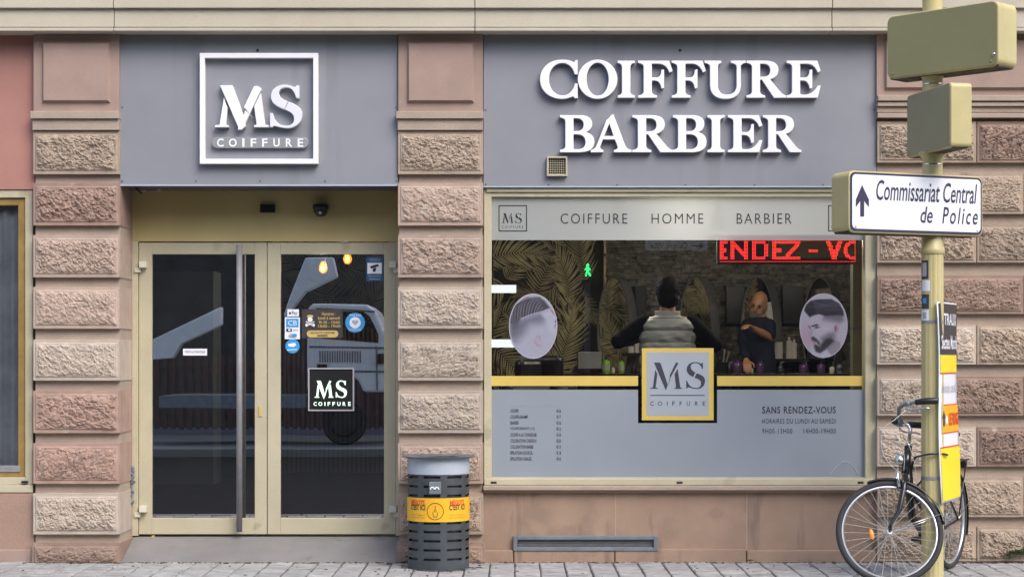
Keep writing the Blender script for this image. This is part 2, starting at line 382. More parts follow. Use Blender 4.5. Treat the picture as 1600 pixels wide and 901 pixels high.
GL = {
 'I': 'M.02 0 L.46 0 L.46 .05 Q.345 .07 .345 .17 L.345 .83 Q.345 .93 .46 .95 L.46 1 L.02 1 L.02 .95 Q.135 .93 .135 .83 L.135 .17 Q.135 .07 .02 .05 Z',
 'F': STEM+ARM, 'E': 'M0 0 L.84 0 L.92 .32 L.85 .32 Q.72 .08 .5 .07 L.44 .07 Q.36 .07 .36 .14 '+ARM,
 'C': 'M1.0 1.02 L.95 1.02 Q.93 .95 .89 .96 C.8 1.02 .68 1.03 .58 1.03 C.22 1.03 0 .78 0 .49 C0 .2 .24 -.03 .58 -.03 C.72 -.03 .82 .02 .89 .04 L.93 -.01 L1.0 -.01 L1.0 .38 L.94 .38 C.9 .2 .78 .05 .6 .05 C.38 .05 .23 .24 .23 .5 C.23 .76 .38 .95 .6 .95 C.78 .95 .9 .8 .93 .64 L1.0 .64 Z',
 'U': 'M0 1 L.44 1 L.44 .95 Q.35 .93 .35 .83 L.35 .35 C.35 .15 .45 .07 .6 .07 C.78 .07 .87 .18 .87 .36 L.87 .83 Q.87 .93 .71 .95 L.71 1 L1.1 1 L1.1 .95 Q.97 .93 .97 .83 L.97 .36 C.97 .1 .83 -.03 .56 -.03 C.28 -.03 .15 .12 .15 .36 L.15 .83 Q.15 .93 0 .95 Z',
 'R': STEM+'L.36 .49 L.42 .49 L.75 0 L1.07 0 L1.07 .05 Q.98 .07 .9 .17 L.63 .5 C.8 .55 .86 .64 .86 .75 C.86 .92 .74 1 .5 1 '+BACK+'M.36 .56 L.36 .93 L.45 .93 C.58 .93 .65 .86 .65 .74 C.65 .62 .57 .56 .45 .56 Z',
 'B': 'M0 0 L.52 0 C.8 0 .93 .1 .93 .28 C.93 .42 .84 .51 .68 .54 C.8 .58 .87 .66 .87 .77 C.87 .92 .75 1 .52 1 '+BACK+'M.36 .565 L.36 .93 L.44 .93 C.58 .93 .65 .86 .65 .75 C.65 .63 .58 .565 .46 .565 Z M.36 .07 L.36 .49 L.46 .49 C.63 .49 .7 .4 .7 .28 C.7 .14 .62 .07 .48 .07 Z',
 'A': 'M0 0 L.34 0 L.34 .05 Q.22 .08 .26 .17 L.33 .35 L.67 .35 L.74 .17 Q.78 .07 .64 .05 L.64 0 L1.12 0 L1.12 .05 Q1.0 .07 .95 .17 L.62 1.03 L.56 1.0 Q.5 .9 .44 .88 L.16 .17 Q.11 .07 0 .05 Z M.36 .43 L.51 .80 L.64 .43 Z',
 'm': 'M0 0 L.28 0 L.28 .03 L.205 .045 L.27 .55 L.19 .72 L.10 .045 L0 .03 Z M.145 .99 L.35 .99 Q.39 .97 .41 .92 L.668 .143 L.59 -.07 L.56 .01 Z M.98 1 L1.07 .966 L.785 .45 L.69 .15 L.68 .17 L.75 .45 L.73 .485 Z M.92 0 L1.21 0 L1.21 .03 L1.14 .045 L1.04 .76 L.92 .55 L.98 .045 L.92 .03 Z',
 's': 'M.63 .75 L.60 .75 C.55 .9 .48 .975 .35 .975 C.24 .975 .17 .91 .17 .83 C.17 .72 .26 .66 .347 .608 L.264 .445 C.12 .5 .02 .6 .02 .74 C.02 .9 .16 1.01 .34 1.01 C.45 1.01 .52 .96 .57 .95 L.6 .99 L.63 .99 Z M.396 .585 C.6 .52 .72 .44 .71 .29 C.7 .1 .58 -.01 .40 -.01 C.25 -.01 .15 .05 .06 .06 L.03 .01 L0 .01 L0 .31 L.03 .31 C.08 .12 .2 .025 .38 .025 C.5 .025 .56 .1 .56 .2 C.56 .32 .47 .36 .31 .42 Z',
 # the sign-makers' thicker cut of the two initials, pieces almost touching
 'n': 'M-.02 0 L.30 0 L.30 .045 L.235 .055 L.275 .46 L.20 .66 L.195 .72 L.085 .055 L-.02 .045 Z M.10 1 L.39 1 Q.41 .96 .43 .9 L.655 .28 L.70 .42 L.72 .40 L.66 .47 L.90 .98 Q1.0 1.0 1.07 .93 L1.07 .90 L.70 .10 L.70 .02 L.60 -.06 L.52 -.06 L.53 0 Z M.90 0 L1.25 0 L1.25 .045 L1.16 .06 L1.06 .82 L.905 .5 L.965 .055 L.90 .045 Z',
 'z': 'M.68 .70 L.61 .70 C.55 .9 .48 .95 .38 .95 C.28 .95 .21 .90 .21 .82 C.21 .72 .30 .66 .42 .615 L.33 .43 C.12 .5 .02 .6 .02 .74 C.02 .9 .16 1.02 .34 1.02 C.45 1.02 .52 .97 .58 .96 L.62 1.0 L.68 1.0 Z M.43 .61 C.65 .54 .76 .44 .75 .29 C.74 .1 .58 -.025 .40 -.025 C.25 -.025 .15 .03 .09 .03 L.06 0 L0 0 L0 .34 L.06 .34 C.11 .12 .22 .035 .38 .035 C.5 .035 .56 .1 .56 .2 C.56 .32 .47 .37 .34 .425 Z',
}
def glyph(loops, fit, y, depth=0.0, bev=0.0, off=0.0):
    """loops in unit space; fit = (px of x 0, py of baseline, px per unit x, px per unit y) -> MB in the plane y"""
    cu = bpy.data.curves.new('g', 'CURVE'); cu.dimensions = '2D'; cu.fill_mode = 'BOTH' if depth else 'FRONT'
    cu.extrude = depth/2; cu.bevel_depth = bev; cu.bevel_resolution = 1; cu.offset = off-bev
    for lp in loops:
        lp2 = []
        for a in lp:
            if not lp2 or (abs(a[0]-lp2[-1][0])+abs(a[1]-lp2[-1][1])) > 1e-5: lp2.append(a)
        if abs(lp2[0][0]-lp2[-1][0])+abs(lp2[0][1]-lp2[-1][1]) < 1e-5: lp2.pop()
        sp = cu.splines.new('POLY'); sp.points.add(len(lp2)-1); sp.use_cyclic_u = True
        for q, (a, b) in zip(sp.points, lp2):
            X = W(fit[0]+a*fit[2], y); Z = H(fit[1]-b*fit[3], y); q.co = (X, Z, 0, 1)
    return curve_mb(cu, y, depth)
def curve_mb(cu, y, depth):
    ob = bpy.data.objects.new('g', cu); me = bpy.data.meshes.new_from_object(ob)
    mb = MB(); mb.add([(v.co.x, y-v.co.z, v.co.y) for v in me.vertices], [tuple(p.vertices) for p in me.polygons])
    bpy.data.objects.remove(ob); bpy.data.curves.remove(cu); bpy.data.meshes.remove(me)
    return mb
def text_mb(s, weight=0.0, shear=0.0, space=1.0):
    cu = bpy.data.curves.new('t', 'FONT'); cu.body = s; cu.offset = weight; cu.shear = shear; cu.space_character = space; cu.resolution_u = 3
    cu.fill_mode = 'FRONT'
    return curve_mb(cu, 0, 0)
def fit_text(s, px0, px1, py0, py1, y, weight=0.0, shear=0.0, space=1.0, mirror=False):
    mb = text_mb(s, weight, shear, space); a = np.array(mb.v); lo = a.min(0); hi = a.max(0)
    x0, x1, z1, z0 = W(px0, y), W(px1, y), H(py0, y), H(py1, y)
    fx = (x1-x0)/(hi[0]-lo[0]); fz = (z1-z0)/(hi[2]-lo[2])
    return mb.map(lambda p: (x0+(p.x-lo[0])*fx, y, z0+(p.z-lo[2])*fz))
def rect(px0, px1, py0, py1, y): return [(W(px0,y),H(py1,y)),(W(px1,y),H(py1,y)),(W(px1,y),H(py0,y)),(W(px0,y),H(py0,y))]
def pbox(mb, px0, px1, py0, py1, y0, y1, m=0):
    return mb.box(W(px0,y0), W(px1,y0), y0, y1, H(py1,y0), H(py0,y0), m)
def frame_mb(px0, px1, py0, py1, t, y0, y1, mb=None, tx=None):
    mb = mb or MB(); tx = tx or t
    x0, x1, z0, z1 = W(px0,y0), W(px1,y0), H(py1,y0), H(py0,y0)
    mb.box(x0, x0+tx, y0, y1, z0, z1); mb.box(x1-tx, x1, y0, y1, z0, z1)
    mb.box(x0+tx, x1-tx, y0, y1, z0, z0+t); mb.box(x0+tx, x1-tx, y0, y1, z1-t, z1); return mb

# ------------------------------------------------------------------ setting: ground
gb = MB(); gb.add([(-150,-150,-0.2),(150,-150,-0.2),(150,150,-0.2),(-150,150,-0.2)], [(0,1,2,3)])
tag(obj('ground', gb, M['asphalt']), kind='structure')
pv = MB(); rp = random.Random(3)
sx, sy = 0.178, 0.192
for i in range(-34, 35):
    for j in range(17):
        x0 = i*sx+0.02; y1 = 0.10-j*sy; g = 0.0055+rp.uniform(-.002,.002); t = rp.uniform(-.004,.002)
        xa, xb, ya, yb = x0+g, x0+sx-g, y1-sy+0.004, y1-0.004
        c = 0.006; tl = [rp.uniform(-.002,.002) for _ in range(4)]
        vs = [(xa,ya,-.1),(xb,ya,-.1),(xb,yb,-.1),(xa,yb,-.1),(xa,ya,t-c),(xb,ya,t-c),(xb,yb,t-c),(xa,yb,t-c),
              (xa+c,ya+c,t+tl[0]),(xb-c,ya+c,t+tl[1]),(xb-c,yb-c,t+tl[2]),(xa+c,yb-c,t+tl[3])]
        pv.add(vs, [(0,1,5,4),(1,2,6,5),(2,3,7,6),(3,0,4,7),(4,5,9,8),(5,6,10,9),(6,7,11,10),(7,4,8,11),(8,9,10,11)], 0)
pv.box(-14, 14, -3.15, 0.3, -0.16, -0.012, 1)
for sgn in (-1, 1):
    pv.box(min(sgn*6.25,sgn*14), max(sgn*6.25,sgn*14), -3.15, 0.1, -0.012, 0.0, 0)
tag(obj('pavement', pv, [M['sett'], M['joint']]), kind='structure')
kb = MB()
for k in range(28): kb.box(-14+k*1.0+.004, -13+k*1.0-.004, -3.31, -3.155, -0.19, 0.004)
tag(obj('kerb', kb, M['ramp'], bevel=0.012), kind='structure')
rd = MB(); rd.box(-60, 60, -16.5, -3.315, -0.22, -0.13)
rd2 = MB()
tag(obj('road', rd, M['asphalt']), kind='structure')
fp = MB(); fp.box(-60, 60, -27, -16.5, -0.19, 0.0)
tag(obj('far_pavement', fp, M['ramp']), kind='structure')

# ------------------------------------------------------------------ the building
bld = thing('sandstone_building', 'pink and cream sandstone street facade with rock faced piers round the salon front', 'building', (0,0.5,0))

def rock_block(px0, px1, pyt, pyb, seed, margin=0.022, amp=1.0, ybase=0.0, depth=0.44):
    """dressed margin round a rock-faced panel, one mesh"""
    x0, x1, z0, z1 = W(px0,ybase), W(px1,ybase), H(pyb,ybase), H(pyt,ybase)
    st = 0.0075; nx = max(8, int((x1-x0)/st)); nz = max(8, int((z1-z0)/st))
    rr = random.Random(seed); offs = Vector((rr.uniform(0,90), rr.uniform(0,90), rr.uniform(0,90)))
    ang = rr.choice((0.55,-0.6,0.8,-0.35,0.3)); ca, sa = math.cos(ang), math.sin(ang)
    den = rr.uniform(21, 34); deep = rr.uniform(0.62, 1.05); jw = rr.uniform(.006, .016)
    vs = []
    mt = margin*1.35
    for j in range(nz+1):
        z = z0+(z1-z0)*j/nz
        for i in range(nx+1):
            x = x0+(x1-x0)*i/nx
            jag = jw*noise.noise(Vector((x*26, z*26, seed*3.1)))+jw*.6*noise.noise(Vector((x*9, z*9, seed*1.7)))
            e = min(x-x0-margin, x1-x-margin, z-z0-margin*1.1, z1-z-mt)
            ej = e+jag
            y = ybase
            if e > 0:
                y -= 0.007                                    # drafted step
            if ej > 0.006:
                q = min(1, (ej-0.006)/0.012); pil = min(1, (ej-0.006)/0.07); pil = pil*(2-pil)
                u = (x*ca+z*sa)*1.0; w = (-x*sa+z*ca)*1.75
                p = Vector((u*den, w*den, 0))+offs
                p += Vector((noise.noise(p*0.6), noise.noise(p*0.6+Vector((5,2,1))), 0))*0.5
                d, pt = noise.voronoi(p)
                c0 = pt[0]; rnd = noise.cell(c0*7.3)
                g = p-c0
                tilt = noise.cell_vector(c0*3.7)
                h = (rnd-0.5)*0.008 + (g.x*(tilt.x-0.1)+g.y*(tilt.y-0.15))*0.014
                h += 0.0065*min(1, (d[1]-d[0])*2.2)
                pit = max(0, 0.38-d[0])*0.058*(1 if rnd > 0.25 else 0)
                h -= pit
                h += 0.008*noise.noise(Vector((x*9, z*9, seed)))
                y -= q*(0.004+0.012*pil+amp*deep*h)
            vs.append((x, y, z))
    n1 = nx+1
    fs = [(j*n1+i, j*n1+i+1, (j+1)*n1+i+1, (j+1)*n1+i) for j in range(nz) for i in range(nx)]
    mb = MB(); mb.add(vs, fs)
    # side walls back into the pier
    ring = [i for i in range(n1)]+[j*n1+nx for j in range(1,nz+1)]+[nz*n1+i for i in range(nx-1,-1,-1)]+[j*n1 for j in range(nz-1,0,-1)]
    o = len(mb.v); k = len(ring)
    mb.v += [(vs[i][0], ybase+depth, vs[i][2]) for i in ring]
    for a in range(k):
        b = (a+1)%k; mb.f.append((ring[b], ring[a], o+a, o+b)); mb.m.append(0)
    return mb

COURSES = [(205,272),(286,352),(367,433),(448,513),(530,594),(610,676),(692,755),(770,834),(848,884)]
def pier(px0, px1, mats, seed, py_last):
    body = MB(); body.box(W(px0)+.006, W(px1)-.006, 0.042, 0.47, -0.1, H(46))
    p = obj('pier', body, M['capital'], bld)
    for k, (a, b) in enumerate(COURSES):
        obj('stone_block', rock_block(px0 if k < 8 else px0-2, px1 if k < 8 else px1+2, a, b, seed+k, ybase=0.0 if k < 8 else -0.012), M[mats[k]], p)
    cp = MB(); x0, x1 = W(px0), W(px1)
    cp.box(x0-.012, x1+.002, -0.045, 0.46, H(186.5), H(175)); cp.box(x0-.002, x1-.002, -0.022, 0.46, H(204), H(186.5))
    obj('capital', cp, M['capital'], p, bevel=0.004)
    pn = MB(); pn.box(x0+.002, x1-.002, 0.0, 0.46, H(175), H(50))
    obj('panel', pn, M['flat'], p)
    a0, a1, b1, b0 = W(px0+14), W(px1-14), H(66), H(161); i = 0.016
    rp_ = MB(); y0 = 0.0; y1 = -0.03
    rp_.add([(a0,y0,b0),(a1,y0,b0),(a1,y0,b1),(a0,y0,b1),(a0+i,y1,b0+i),(a1-i,y1,b0+i),(a1-i,y1,b1-i),(a0+i,y1,b1-i)],
            [(0,1,5,4),(1,2,6,5),(2,3,7,6),(3,0,4,7),(4,5,6,7)])
    obj('raised_panel', rp_, M['flat'], p)
    return p
pier(52, 187, ['tan','pink','rose','rose','cream','pink','pink','cream','brown'], 11, 884)
pier(622, 755, ['tan','rose','rose','cream','cream','cream','rose','tan','brown'], 41, 884)

# right-hand wall of coursed blocks
rw = MB(); rw.box(W(1372), W(2010), 0.042, 0.5, -0.1, H(46))
rwall = obj('coursed_wall', rw, M['capital'], bld)
rows = [(190,254),(270,334),(350,410),(430,490),(508,569),(588,649),(667,728),(745,807),(823,876)]
rmats = {0:['tan','brown','tan','rose'],1:['tan','tan','brown','tan'],2:['tan','tan','rose','tan'],3:['brown','brown','tan','rose'],4:['cream','tan','tan','brown'],
         5:['cream','brown','brown','tan'],6:['cream','brown','tan','tan'],7:['tan','tan','tan','brown'],8:['tan','tan','brown','tan']}
for k, (a, b) in enumerate(rows):
    xs = [1371,1527,1680,1835,2010] if k % 2 == 0 else [1371,1449,1601,1756,2010]
    for q in range(4):
        obj('stone_block', rock_block(xs[q], xs[q+1]-1.5, a, b, 100+k*5+q, margin=0.017, amp=1.15), M[rmats[k][q]], rwall)
cp = MB(); x0, x1 = W(1370), W(2010)
for y, a, b in ((-0.05,150,159),(-0.035,160,167),(-0.012,167,176),(-0.035,177,185)): cp.box(x0, x1, y, 0.46, H(b), H(a)-.002)
obj('capital', cp, M['capital'], rwall, bevel=0.004)
pn = MB(); pn.box(x0, x1, 0.0, 0.46, H(150), H(50)); obj('panel', pn, M['flat'], rwall)
pn = MB(); a0, a1, b1, b0 = W(1382), W(1990), H(62), H(140); i = 0.012
pn.add([(a0,0,b0),(a1,0,b0),(a1,0,b1),(a0,0,b1),(a0+i,-.028,b0+i),(a1-i,-.028,b0+i),(a1-i,-.028,b1-i),(a0+i,-.028,b1-i)],
       [(0,1,5,4),(1,2,6,5),(2,3,7,6),(3,0,4,7),(4,5,6,7)])
obj('raised_panel', pn, M['flat'], rwall)

# cornice: moulded bands, cut in stones
cn = MB(); yc = -0.12
joints = [-900, -380, 178, 742, 1300, 1860, 2400]
for a, b in zip(joints[:-1], joints[1:]):
    X0, X1 = W(a,yc)+.0025, W(b,yc)-.0025
    cn.box(X0, X1, -0.115, 0.5, H(42.5,-.115), H(13.5,-.115))
    cn.box(X0, X1, -0.145, 0.5, H(12.5,-.145), H(-46,-.145))
    cn.box(X0, X1, -0.20, 0.5, H(-46,-.145), H(-90,-.145))
    cn.box(X0, X1, -0.135, 0.5, H(48.5,-.135), H(43.5,-.135))
obj('cornice', cn, M['cornice'], bld, bevel=0.003)
cr = MB(); cr.box(W(-880), W(2380), -0.10, 0.5, H(48), H(-80)); obj('cornice_core', cr, M['soffit'], bld)
up = MB(); up.box(-9, 9, 0.0, 6.0, H(-91,-.145), 9.5); obj('upper_wall', up, M['cornice'], bld)
# lintels and walls behind the openings
sh = MB(); YD0 = 0.48
sh.box(W(-900), W(52), 0.3, 0.5, -0.2, 3.6); sh.box(W(623,YD0), W(770), 0.47, 0.6, -0.2, 3.95)
sh.box(W(1352), W(2010), 0.5, 0.62, -0.2, 3.95)
sh.box(W(180), W(630), 0.505, 0.6, 2.37, 3.95); sh.box(W(750), W(1375), 0.20, 0.35, H(304,.2), 3.9)
sh.box(W(50), W(203,YD0), 0.47, 0.6, -0.2, 3.95)
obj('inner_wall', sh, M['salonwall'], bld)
# recess lining over the entrance
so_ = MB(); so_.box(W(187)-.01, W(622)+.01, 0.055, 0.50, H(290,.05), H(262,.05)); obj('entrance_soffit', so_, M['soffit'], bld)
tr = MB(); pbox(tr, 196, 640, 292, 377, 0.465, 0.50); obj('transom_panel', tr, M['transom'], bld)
rv = MB(); rv.box(W(187)-.03, W(187)+.0015, 0.4405, 0.468, -.05, 3.3); obj('reveal', rv, M['flat'], bld)
# plinth under the shop window
pl = MB(); jx = [752, 962, 1167, 1373]
for a, b in zip(jx[:-1], jx[1:]): pl.box(W(a,.05)+.002, W(b,.05)-.002, 0.05, 0.3, -0.05, H(768,.05))
pb = obj('plinth', pl, M['plinth'], bld, bevel=0.002)
for q in jx[1:3]: obj('mortar_joint', MB().box(W(q,.05)-.0026, W(q,.05)+.0026, 0.0505, 0.28, 0.0, H(769,.05)), M['mortar'], bld)
bc = MB()
for a, b in ((754,802),(803,960),(961,1166),(1167,1372)): bc.box(W(a,.015)+.001, W(b,.015)-.001, 0.012, 0.29, -0.08, H(859 if b!=1166 else 857,.015))
obj('base_course', bc, M['plinth'], bld, bevel=0.008)
sl_ = MB(); sl_.box(W(755), W(1371), -0.015, 0.3, H(765.5), H(758.5)); sl_.box(W(755), W(1371), 0.012, 0.3, H(769), H(765.5)-.001)
obj('window_sill', sl_, M['capital'], bld, bevel=0.006)
# neighbouring unit on the left
nb = MB(); nb.box(W(-900), W(51), 0.05, 0.3, -0.05, H(770,.05)); obj('neighbour_plinth', nb, mat('pink_plinth', (0.40,0.26,0.20), 0.85, col2=(0.33,0.22,0.17), scale=3, bump=0.15, fine=0.15, blotch=[((0.26,0.19,0.16),3.0,0.62)]), bld)
nb = MB(); nb.box(W(-900), W(51), 0.03, 0.3, -0.05, H(858,.03)); obj('base_course', nb, M['flat'], bld, bevel=0.006)
# door step / ramp
rm = MB(); ya, yb = -0.005, 0.60; xa, xb = W(187), W(622); zb = H(838,.48)
rm.add([(xa,ya,0.0),(xb,ya,0.0),(xb,.47,zb),(xa,.47,zb),(xb,yb,zb),(xa,yb,zb),(xa,ya,-.1),(xb,ya,-.1),(xb,yb,-.1),(xa,yb,-.1)],
       [(0,1,2,3),(3,2,4,5),(0,6,7,1),(1,7,8,4,2),(0,3,5,9,6)])
tag(obj('entrance_ramp', rm, M['ramp']), kind='structure')

# ------------------------------------------------------------------ neighbour's fascia and window
nf = MB(); nf.box(W(-900), W(51), 0.06, 0.29, H(296,.06), H(49,.06))
tag(obj('fascia', nf, M['redfascia']), 'plain dusty red fascia above the neighbouring window at the far left', 'fascia')
nw = thing('window', 'neighbouring window with ochre wooden frame and grey curtain left of the piers', 'window', (W(-100),.1,H(768,.1)))
fm = MB(); frame_mb(-300, 51, 297, 757, 0.055, 0.07, 0.2, fm); obj('outer_frame', fm, M['frame'], nw, bevel=0.004)
fm = MB(); pbox(fm, -300, 51, 757.5, 769, 0.045, 0.2); obj('sill', fm, M['frame'], nw, bevel=0.004)
fm = MB(); frame_mb(-287, 40, 309, 748, 0.055, 0.09, 0.2, fm); obj('sash', fm, M['ochrewood'], nw, bevel=0.004)
fm = MB(); pbox(fm, -285, 31, 727, 737, 0.082, 0.12); obj('drip_rail', fm, M['steel'], nw, bevel=0.003)
fm = MB(); fm.sheet(rect(-280, 30, 320, 740, .15), .15); obj('pane', fm, M['glass'], nw)
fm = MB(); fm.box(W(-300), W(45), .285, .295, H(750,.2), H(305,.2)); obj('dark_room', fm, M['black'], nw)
cb = MB(); vs = []; K = 120
for i in range(K+1):
    xx = W(-285)+(W(42)-W(-285))*i/K; yy = 0.19+0.016*math.sin(i*0.95)+0.008*math.sin(i*0.41+1)
    vs += [(xx,yy,H(745,.2)),(xx,yy,H(318,.2))]
cb.add(vs, [(2*i,2*i+2,2*i+3,2*i+1) for i in range(K)]); obj('curtain', cb, M['curtain'], nw, smooth=True)
fm = MB(); pbox(fm, 33, 43, 751, 754, 0.040, 0.06); obj('drain_slot', fm, M['black'], nw)

# ------------------------------------------------------------------ sign boards
def screws(parent, pts, y=0.029):
    for px, py in pts:
        s = MB(); s.lathe([(0.0001,-.003),(0.006,-.003),(0.006,0.002)], (W(px,y), y, H(py,y)), 10, axis='y'); obj('screw', s, M['soffit'], parent)
sb1 = thing('signboard', 'grey signboard over the glass doors carrying the white framed initials', 'signboard', (W(404),.06,H(288)))
b = MB(); pbox(b, 187.5, 621.5, 50, 289, 0.03, 0.055); obj('panel', b, M['signgrey'], sb1, bevel=0.002)
b = MB(); pbox(b, 187.5, 621.5, 288.2, 290.5, 0.026, 0.05); obj('edge_trim', b, M['bincollar'], sb1)
screws(sb1, [(191,283),(306,283),(406,283),(508,283),(619,283),(191,168),(619,168),(306,54),(508,54)])
b = MB(); b.lathe([(0.0001,-.002),(0.011,-.002),(0.011,0.002)], (W(402.5,.03),.029,H(79,.03)), 16, axis='y'); obj('cable_hole', b, M['black'], sb1)
fr = frame_mb(312, 497, 83, 256, 0.036, -0.03, 0.028); obj('logo_frame', fr, M['white'], sb1, bevel=0.003)
for ch, p0, sx_ in (('n', 338, 66), ('z', 422.5, 67)):
    g = glyph(glyph_pts(GL[ch]), (p0, 199.5, sx_, 65), 0.001, 0.05, 0.003)
    o = obj('letter', g, [M['white' if ch == 'n' else 'lilac']], sb1)
def pill(px0, px1, py0, py1, y0, y1):
    r = (H(py0,y0)-H(py1,y0))/2; zc = (H(py0,y0)+H(py1,y0))/2; xa, xb = W(px0,y0)+r, W(px1,y0)-r; P = []
    for k in range(13): a = PI/2+PI*k/12; P.append((xa+r*math.cos(a), zc+r*math.sin(a)))
    for k in range(13): a = -PI/2+PI*k/12; P.append((xb+r*math.cos(a), zc+r*math.sin(a)))
    m_ = MB(); m_.prism(P, y0, y1); return m_
obj('name_plate', pill(331, 482, 214.5, 231.5, -0.005, 0.028), M['acrylic'], sb1, bevel=0.003)
xs = [(339,349.5),(357.5,370),(378.5,382),(391.5,400.5),(409.5,418),(427,437),(446.5,456.5),(465,474)]
for ch, (a, bb) in zip('COIFFURE', xs): obj('letter', fit_text(ch, a, bb, 216.5, 229.5, -0.0075, weight=0.022), M['white'], sb1)

sb2 = thing('signboard', 'wide grey signboard over the shop window with two rows of white serif letters', 'signboard', (W(1062),.06,H(292)))
b = MB(); pbox(b, 755.5, 1369.5, 50, 292, 0.03, 0.055); obj('panel', b, M['signgrey'], sb2, bevel=0.002)
b = MB(); pbox(b, 755.5, 1369.5, 290.5, 292.8, 0.026, 0.05); obj('edge_trim', b, M['bincollar'], sb2)
screws(sb2, [(759,288),(857,288.5),(964,288.5),(1071,288.5),(1179,288.5),(1286,288.5),(1366,288),(759,172),(1366,172)])
b = MB(); b.lathe([(0.0001,-.002),(0.011,-.002),(0.011,0.002)], (W(1062.5,.03),.029,H(79,.03)), 16, axis='y'); obj('cable_hole', b, M['black'], sb2)
row1 = [('C',844,902),('O',903,964),('I',965,991),('F',997,1050),('F',1049.5,1102),('U',1100.5,1164),('R',1166,1227),('E',1228.5,1281)]
row2 = [('B',875,928),('A',923,986),('R',988,1050),('B',1051,1103),('I',1105,1131),('E',1137,1190),('R',1191.5,1251)]
for rowl, zt, zb_ in ((row1, 96.4, 153.4), (row2, 181.3, 238.3)):
    for ch, a, bb in rowl:
        if ch == 'O': lp = [ellipse(.53,.5,.53,.53), ellipse(.53,.5,.305,.46)]
        else: lp = glyph_pts(GL[ch])
        xx = [q[0] for l_ in lp for q in l_]
        x0_, x1_ = min(xx), max(xx); f = (bb-a)/(x1_-x0_)
        g = glyph(lp, (a-x0_*f, zb_, f, zb_-zt), 0.005, 0.05, 0.003, off=0.002)
        me_m = []
        for fc in g.f:
            n_ = len(fc); ys = [g.v[i][1] for i in fc]; me_m.append(0 if max(ys)-min(ys) < 0.006 else 1)
        g.m = me_m
        obj('letter', g, [M['white'], M['letterside']], sb2)
vg = MB(); y = 0.0
frame_mb(854.5, 886.5, 244.5, 275, 0.012, -0.012, 0.03, vg)
v = thing('vent_grille', 'small square cream vent grille set in the wide grey signboard', 'vent', (W(870),.03,H(275)))
obj('frame', vg, M['frame'], v, bevel=0.002)
b = MB(); pbox(b, 857, 884, 247, 272, 0.016, 0.029); obj('backing', b, M['black'], v)
b = MB()
for k in range(9): b.box(W(857)+.127*k/8-.0012, W(857)+.127*k/8+.0012, 0.004, 0.012, H(272.5), H(247))
for k in range(8): b.box(W(857), W(884), 0.0045, 0.0115, H(272)+.115*k/7-.0012, H(272)+.115*k/7+.0012)
obj('grid', b, M['frame'], v)

# ------------------------------------------------------------------ entrance
YD = 0.48
jm = MB(); jm.box(W(196,YD), W(216.3,YD), YD-.02, YD+.06, H(836,YD), H(377,YD)); jm.box(W(618.5,YD), W(640,YD), YD-.02, YD+.06, H(836,YD), H(377,YD))
tag(obj('door_frame', jm, M['frame'], bevel=0.003), 'cream jambs standing either side of the double glass doors', 'door frame')
def door(label, px0, px1, gx0, gx1, hinge_px, hsgn):
    d = thing('glass_door', label, 'door', (W((px0+px1)/2,YD),YD,H(836,YD)), 'double entrance doors')
    f = MB(); x0, x1, z0, z1 = W(px0,YD), W(px1,YD), H(834,YD), H(378.5,YD); a, bb, c, e = W(gx0,YD), W(gx1,YD), H(809,YD), H(397,YD)
    f.box(x0, a, YD, YD+.05, z0, z1); f.box(bb, x1, YD, YD+.05, z0, z1); f.box(a, bb, YD+.0005, YD+.0495, z0, c); f.box(a, bb, YD+.0005, YD+.0495, e, z1)
    obj('frame', f, M['frame'], d, bevel=0.003)
    g = MB(); g.box(a-.005, bb+.005, YD+.022, YD+.028, c-.005, e+.005)
    g2 = MB(); g2.sheet([(a-.005,c-.005),(bb+.005,c-.005),(bb+.005,e+.005),(a-.005,e+.005)], YD+.024); obj('pane', g2, M['doorglass'], d)
    for py in (416, 798):
        h = MB(); pbox(h, hinge_px-5+3*hsgn, hinge_px+6+3*hsgn, py-8, py+2, YD-.06, YD)
        pbox(h, hinge_px-5-4*hsgn, hinge_px+4-4*hsgn, py+1.8, py+9.5, YD-.035, YD-.0)
        obj('hinge', h, M['hinge'], d, bevel=0.003)
    return d
dl = door('left glass door with long steel bar handle and a small white notice', 217, 416.8, 237, 398, 219, 1)
dr = door('right glass door covered with stickers and the glowing initials', 418, 618, 438, 600, 616, -1)
h = MB(); hx = W(374,YD-.07); h.tube([(hx,YD-.07,H(830,YD-.07)),(hx,YD-.07,H(383,YD-.07))], 0.022, 18)
for py in (395, 812): h.tube([(hx,YD-.07,H(py,YD)),(hx,YD+.001,H(py,YD))], 0.012, 10)
hb = obj('handle', h, M['steel'], dl, smooth=False)
for p in hb.data.polygons: p.use_smooth = len(p.vertices) == 4
k_ = MB(); pbox(k_, 404, 409, 634, 650, YD-.008, YD); pbox(k_, 405.7, 407.3, 638, 646, YD-.010, YD-.0075)
obj('lock', k_, [M['goldprint']], dl, bevel=0.002)
k_ = MB(); pbox(k_, 237, 241, 836, 841, YD-.01, YD+.02); obj('floor_pin', k_, M['goldprint'], dl)

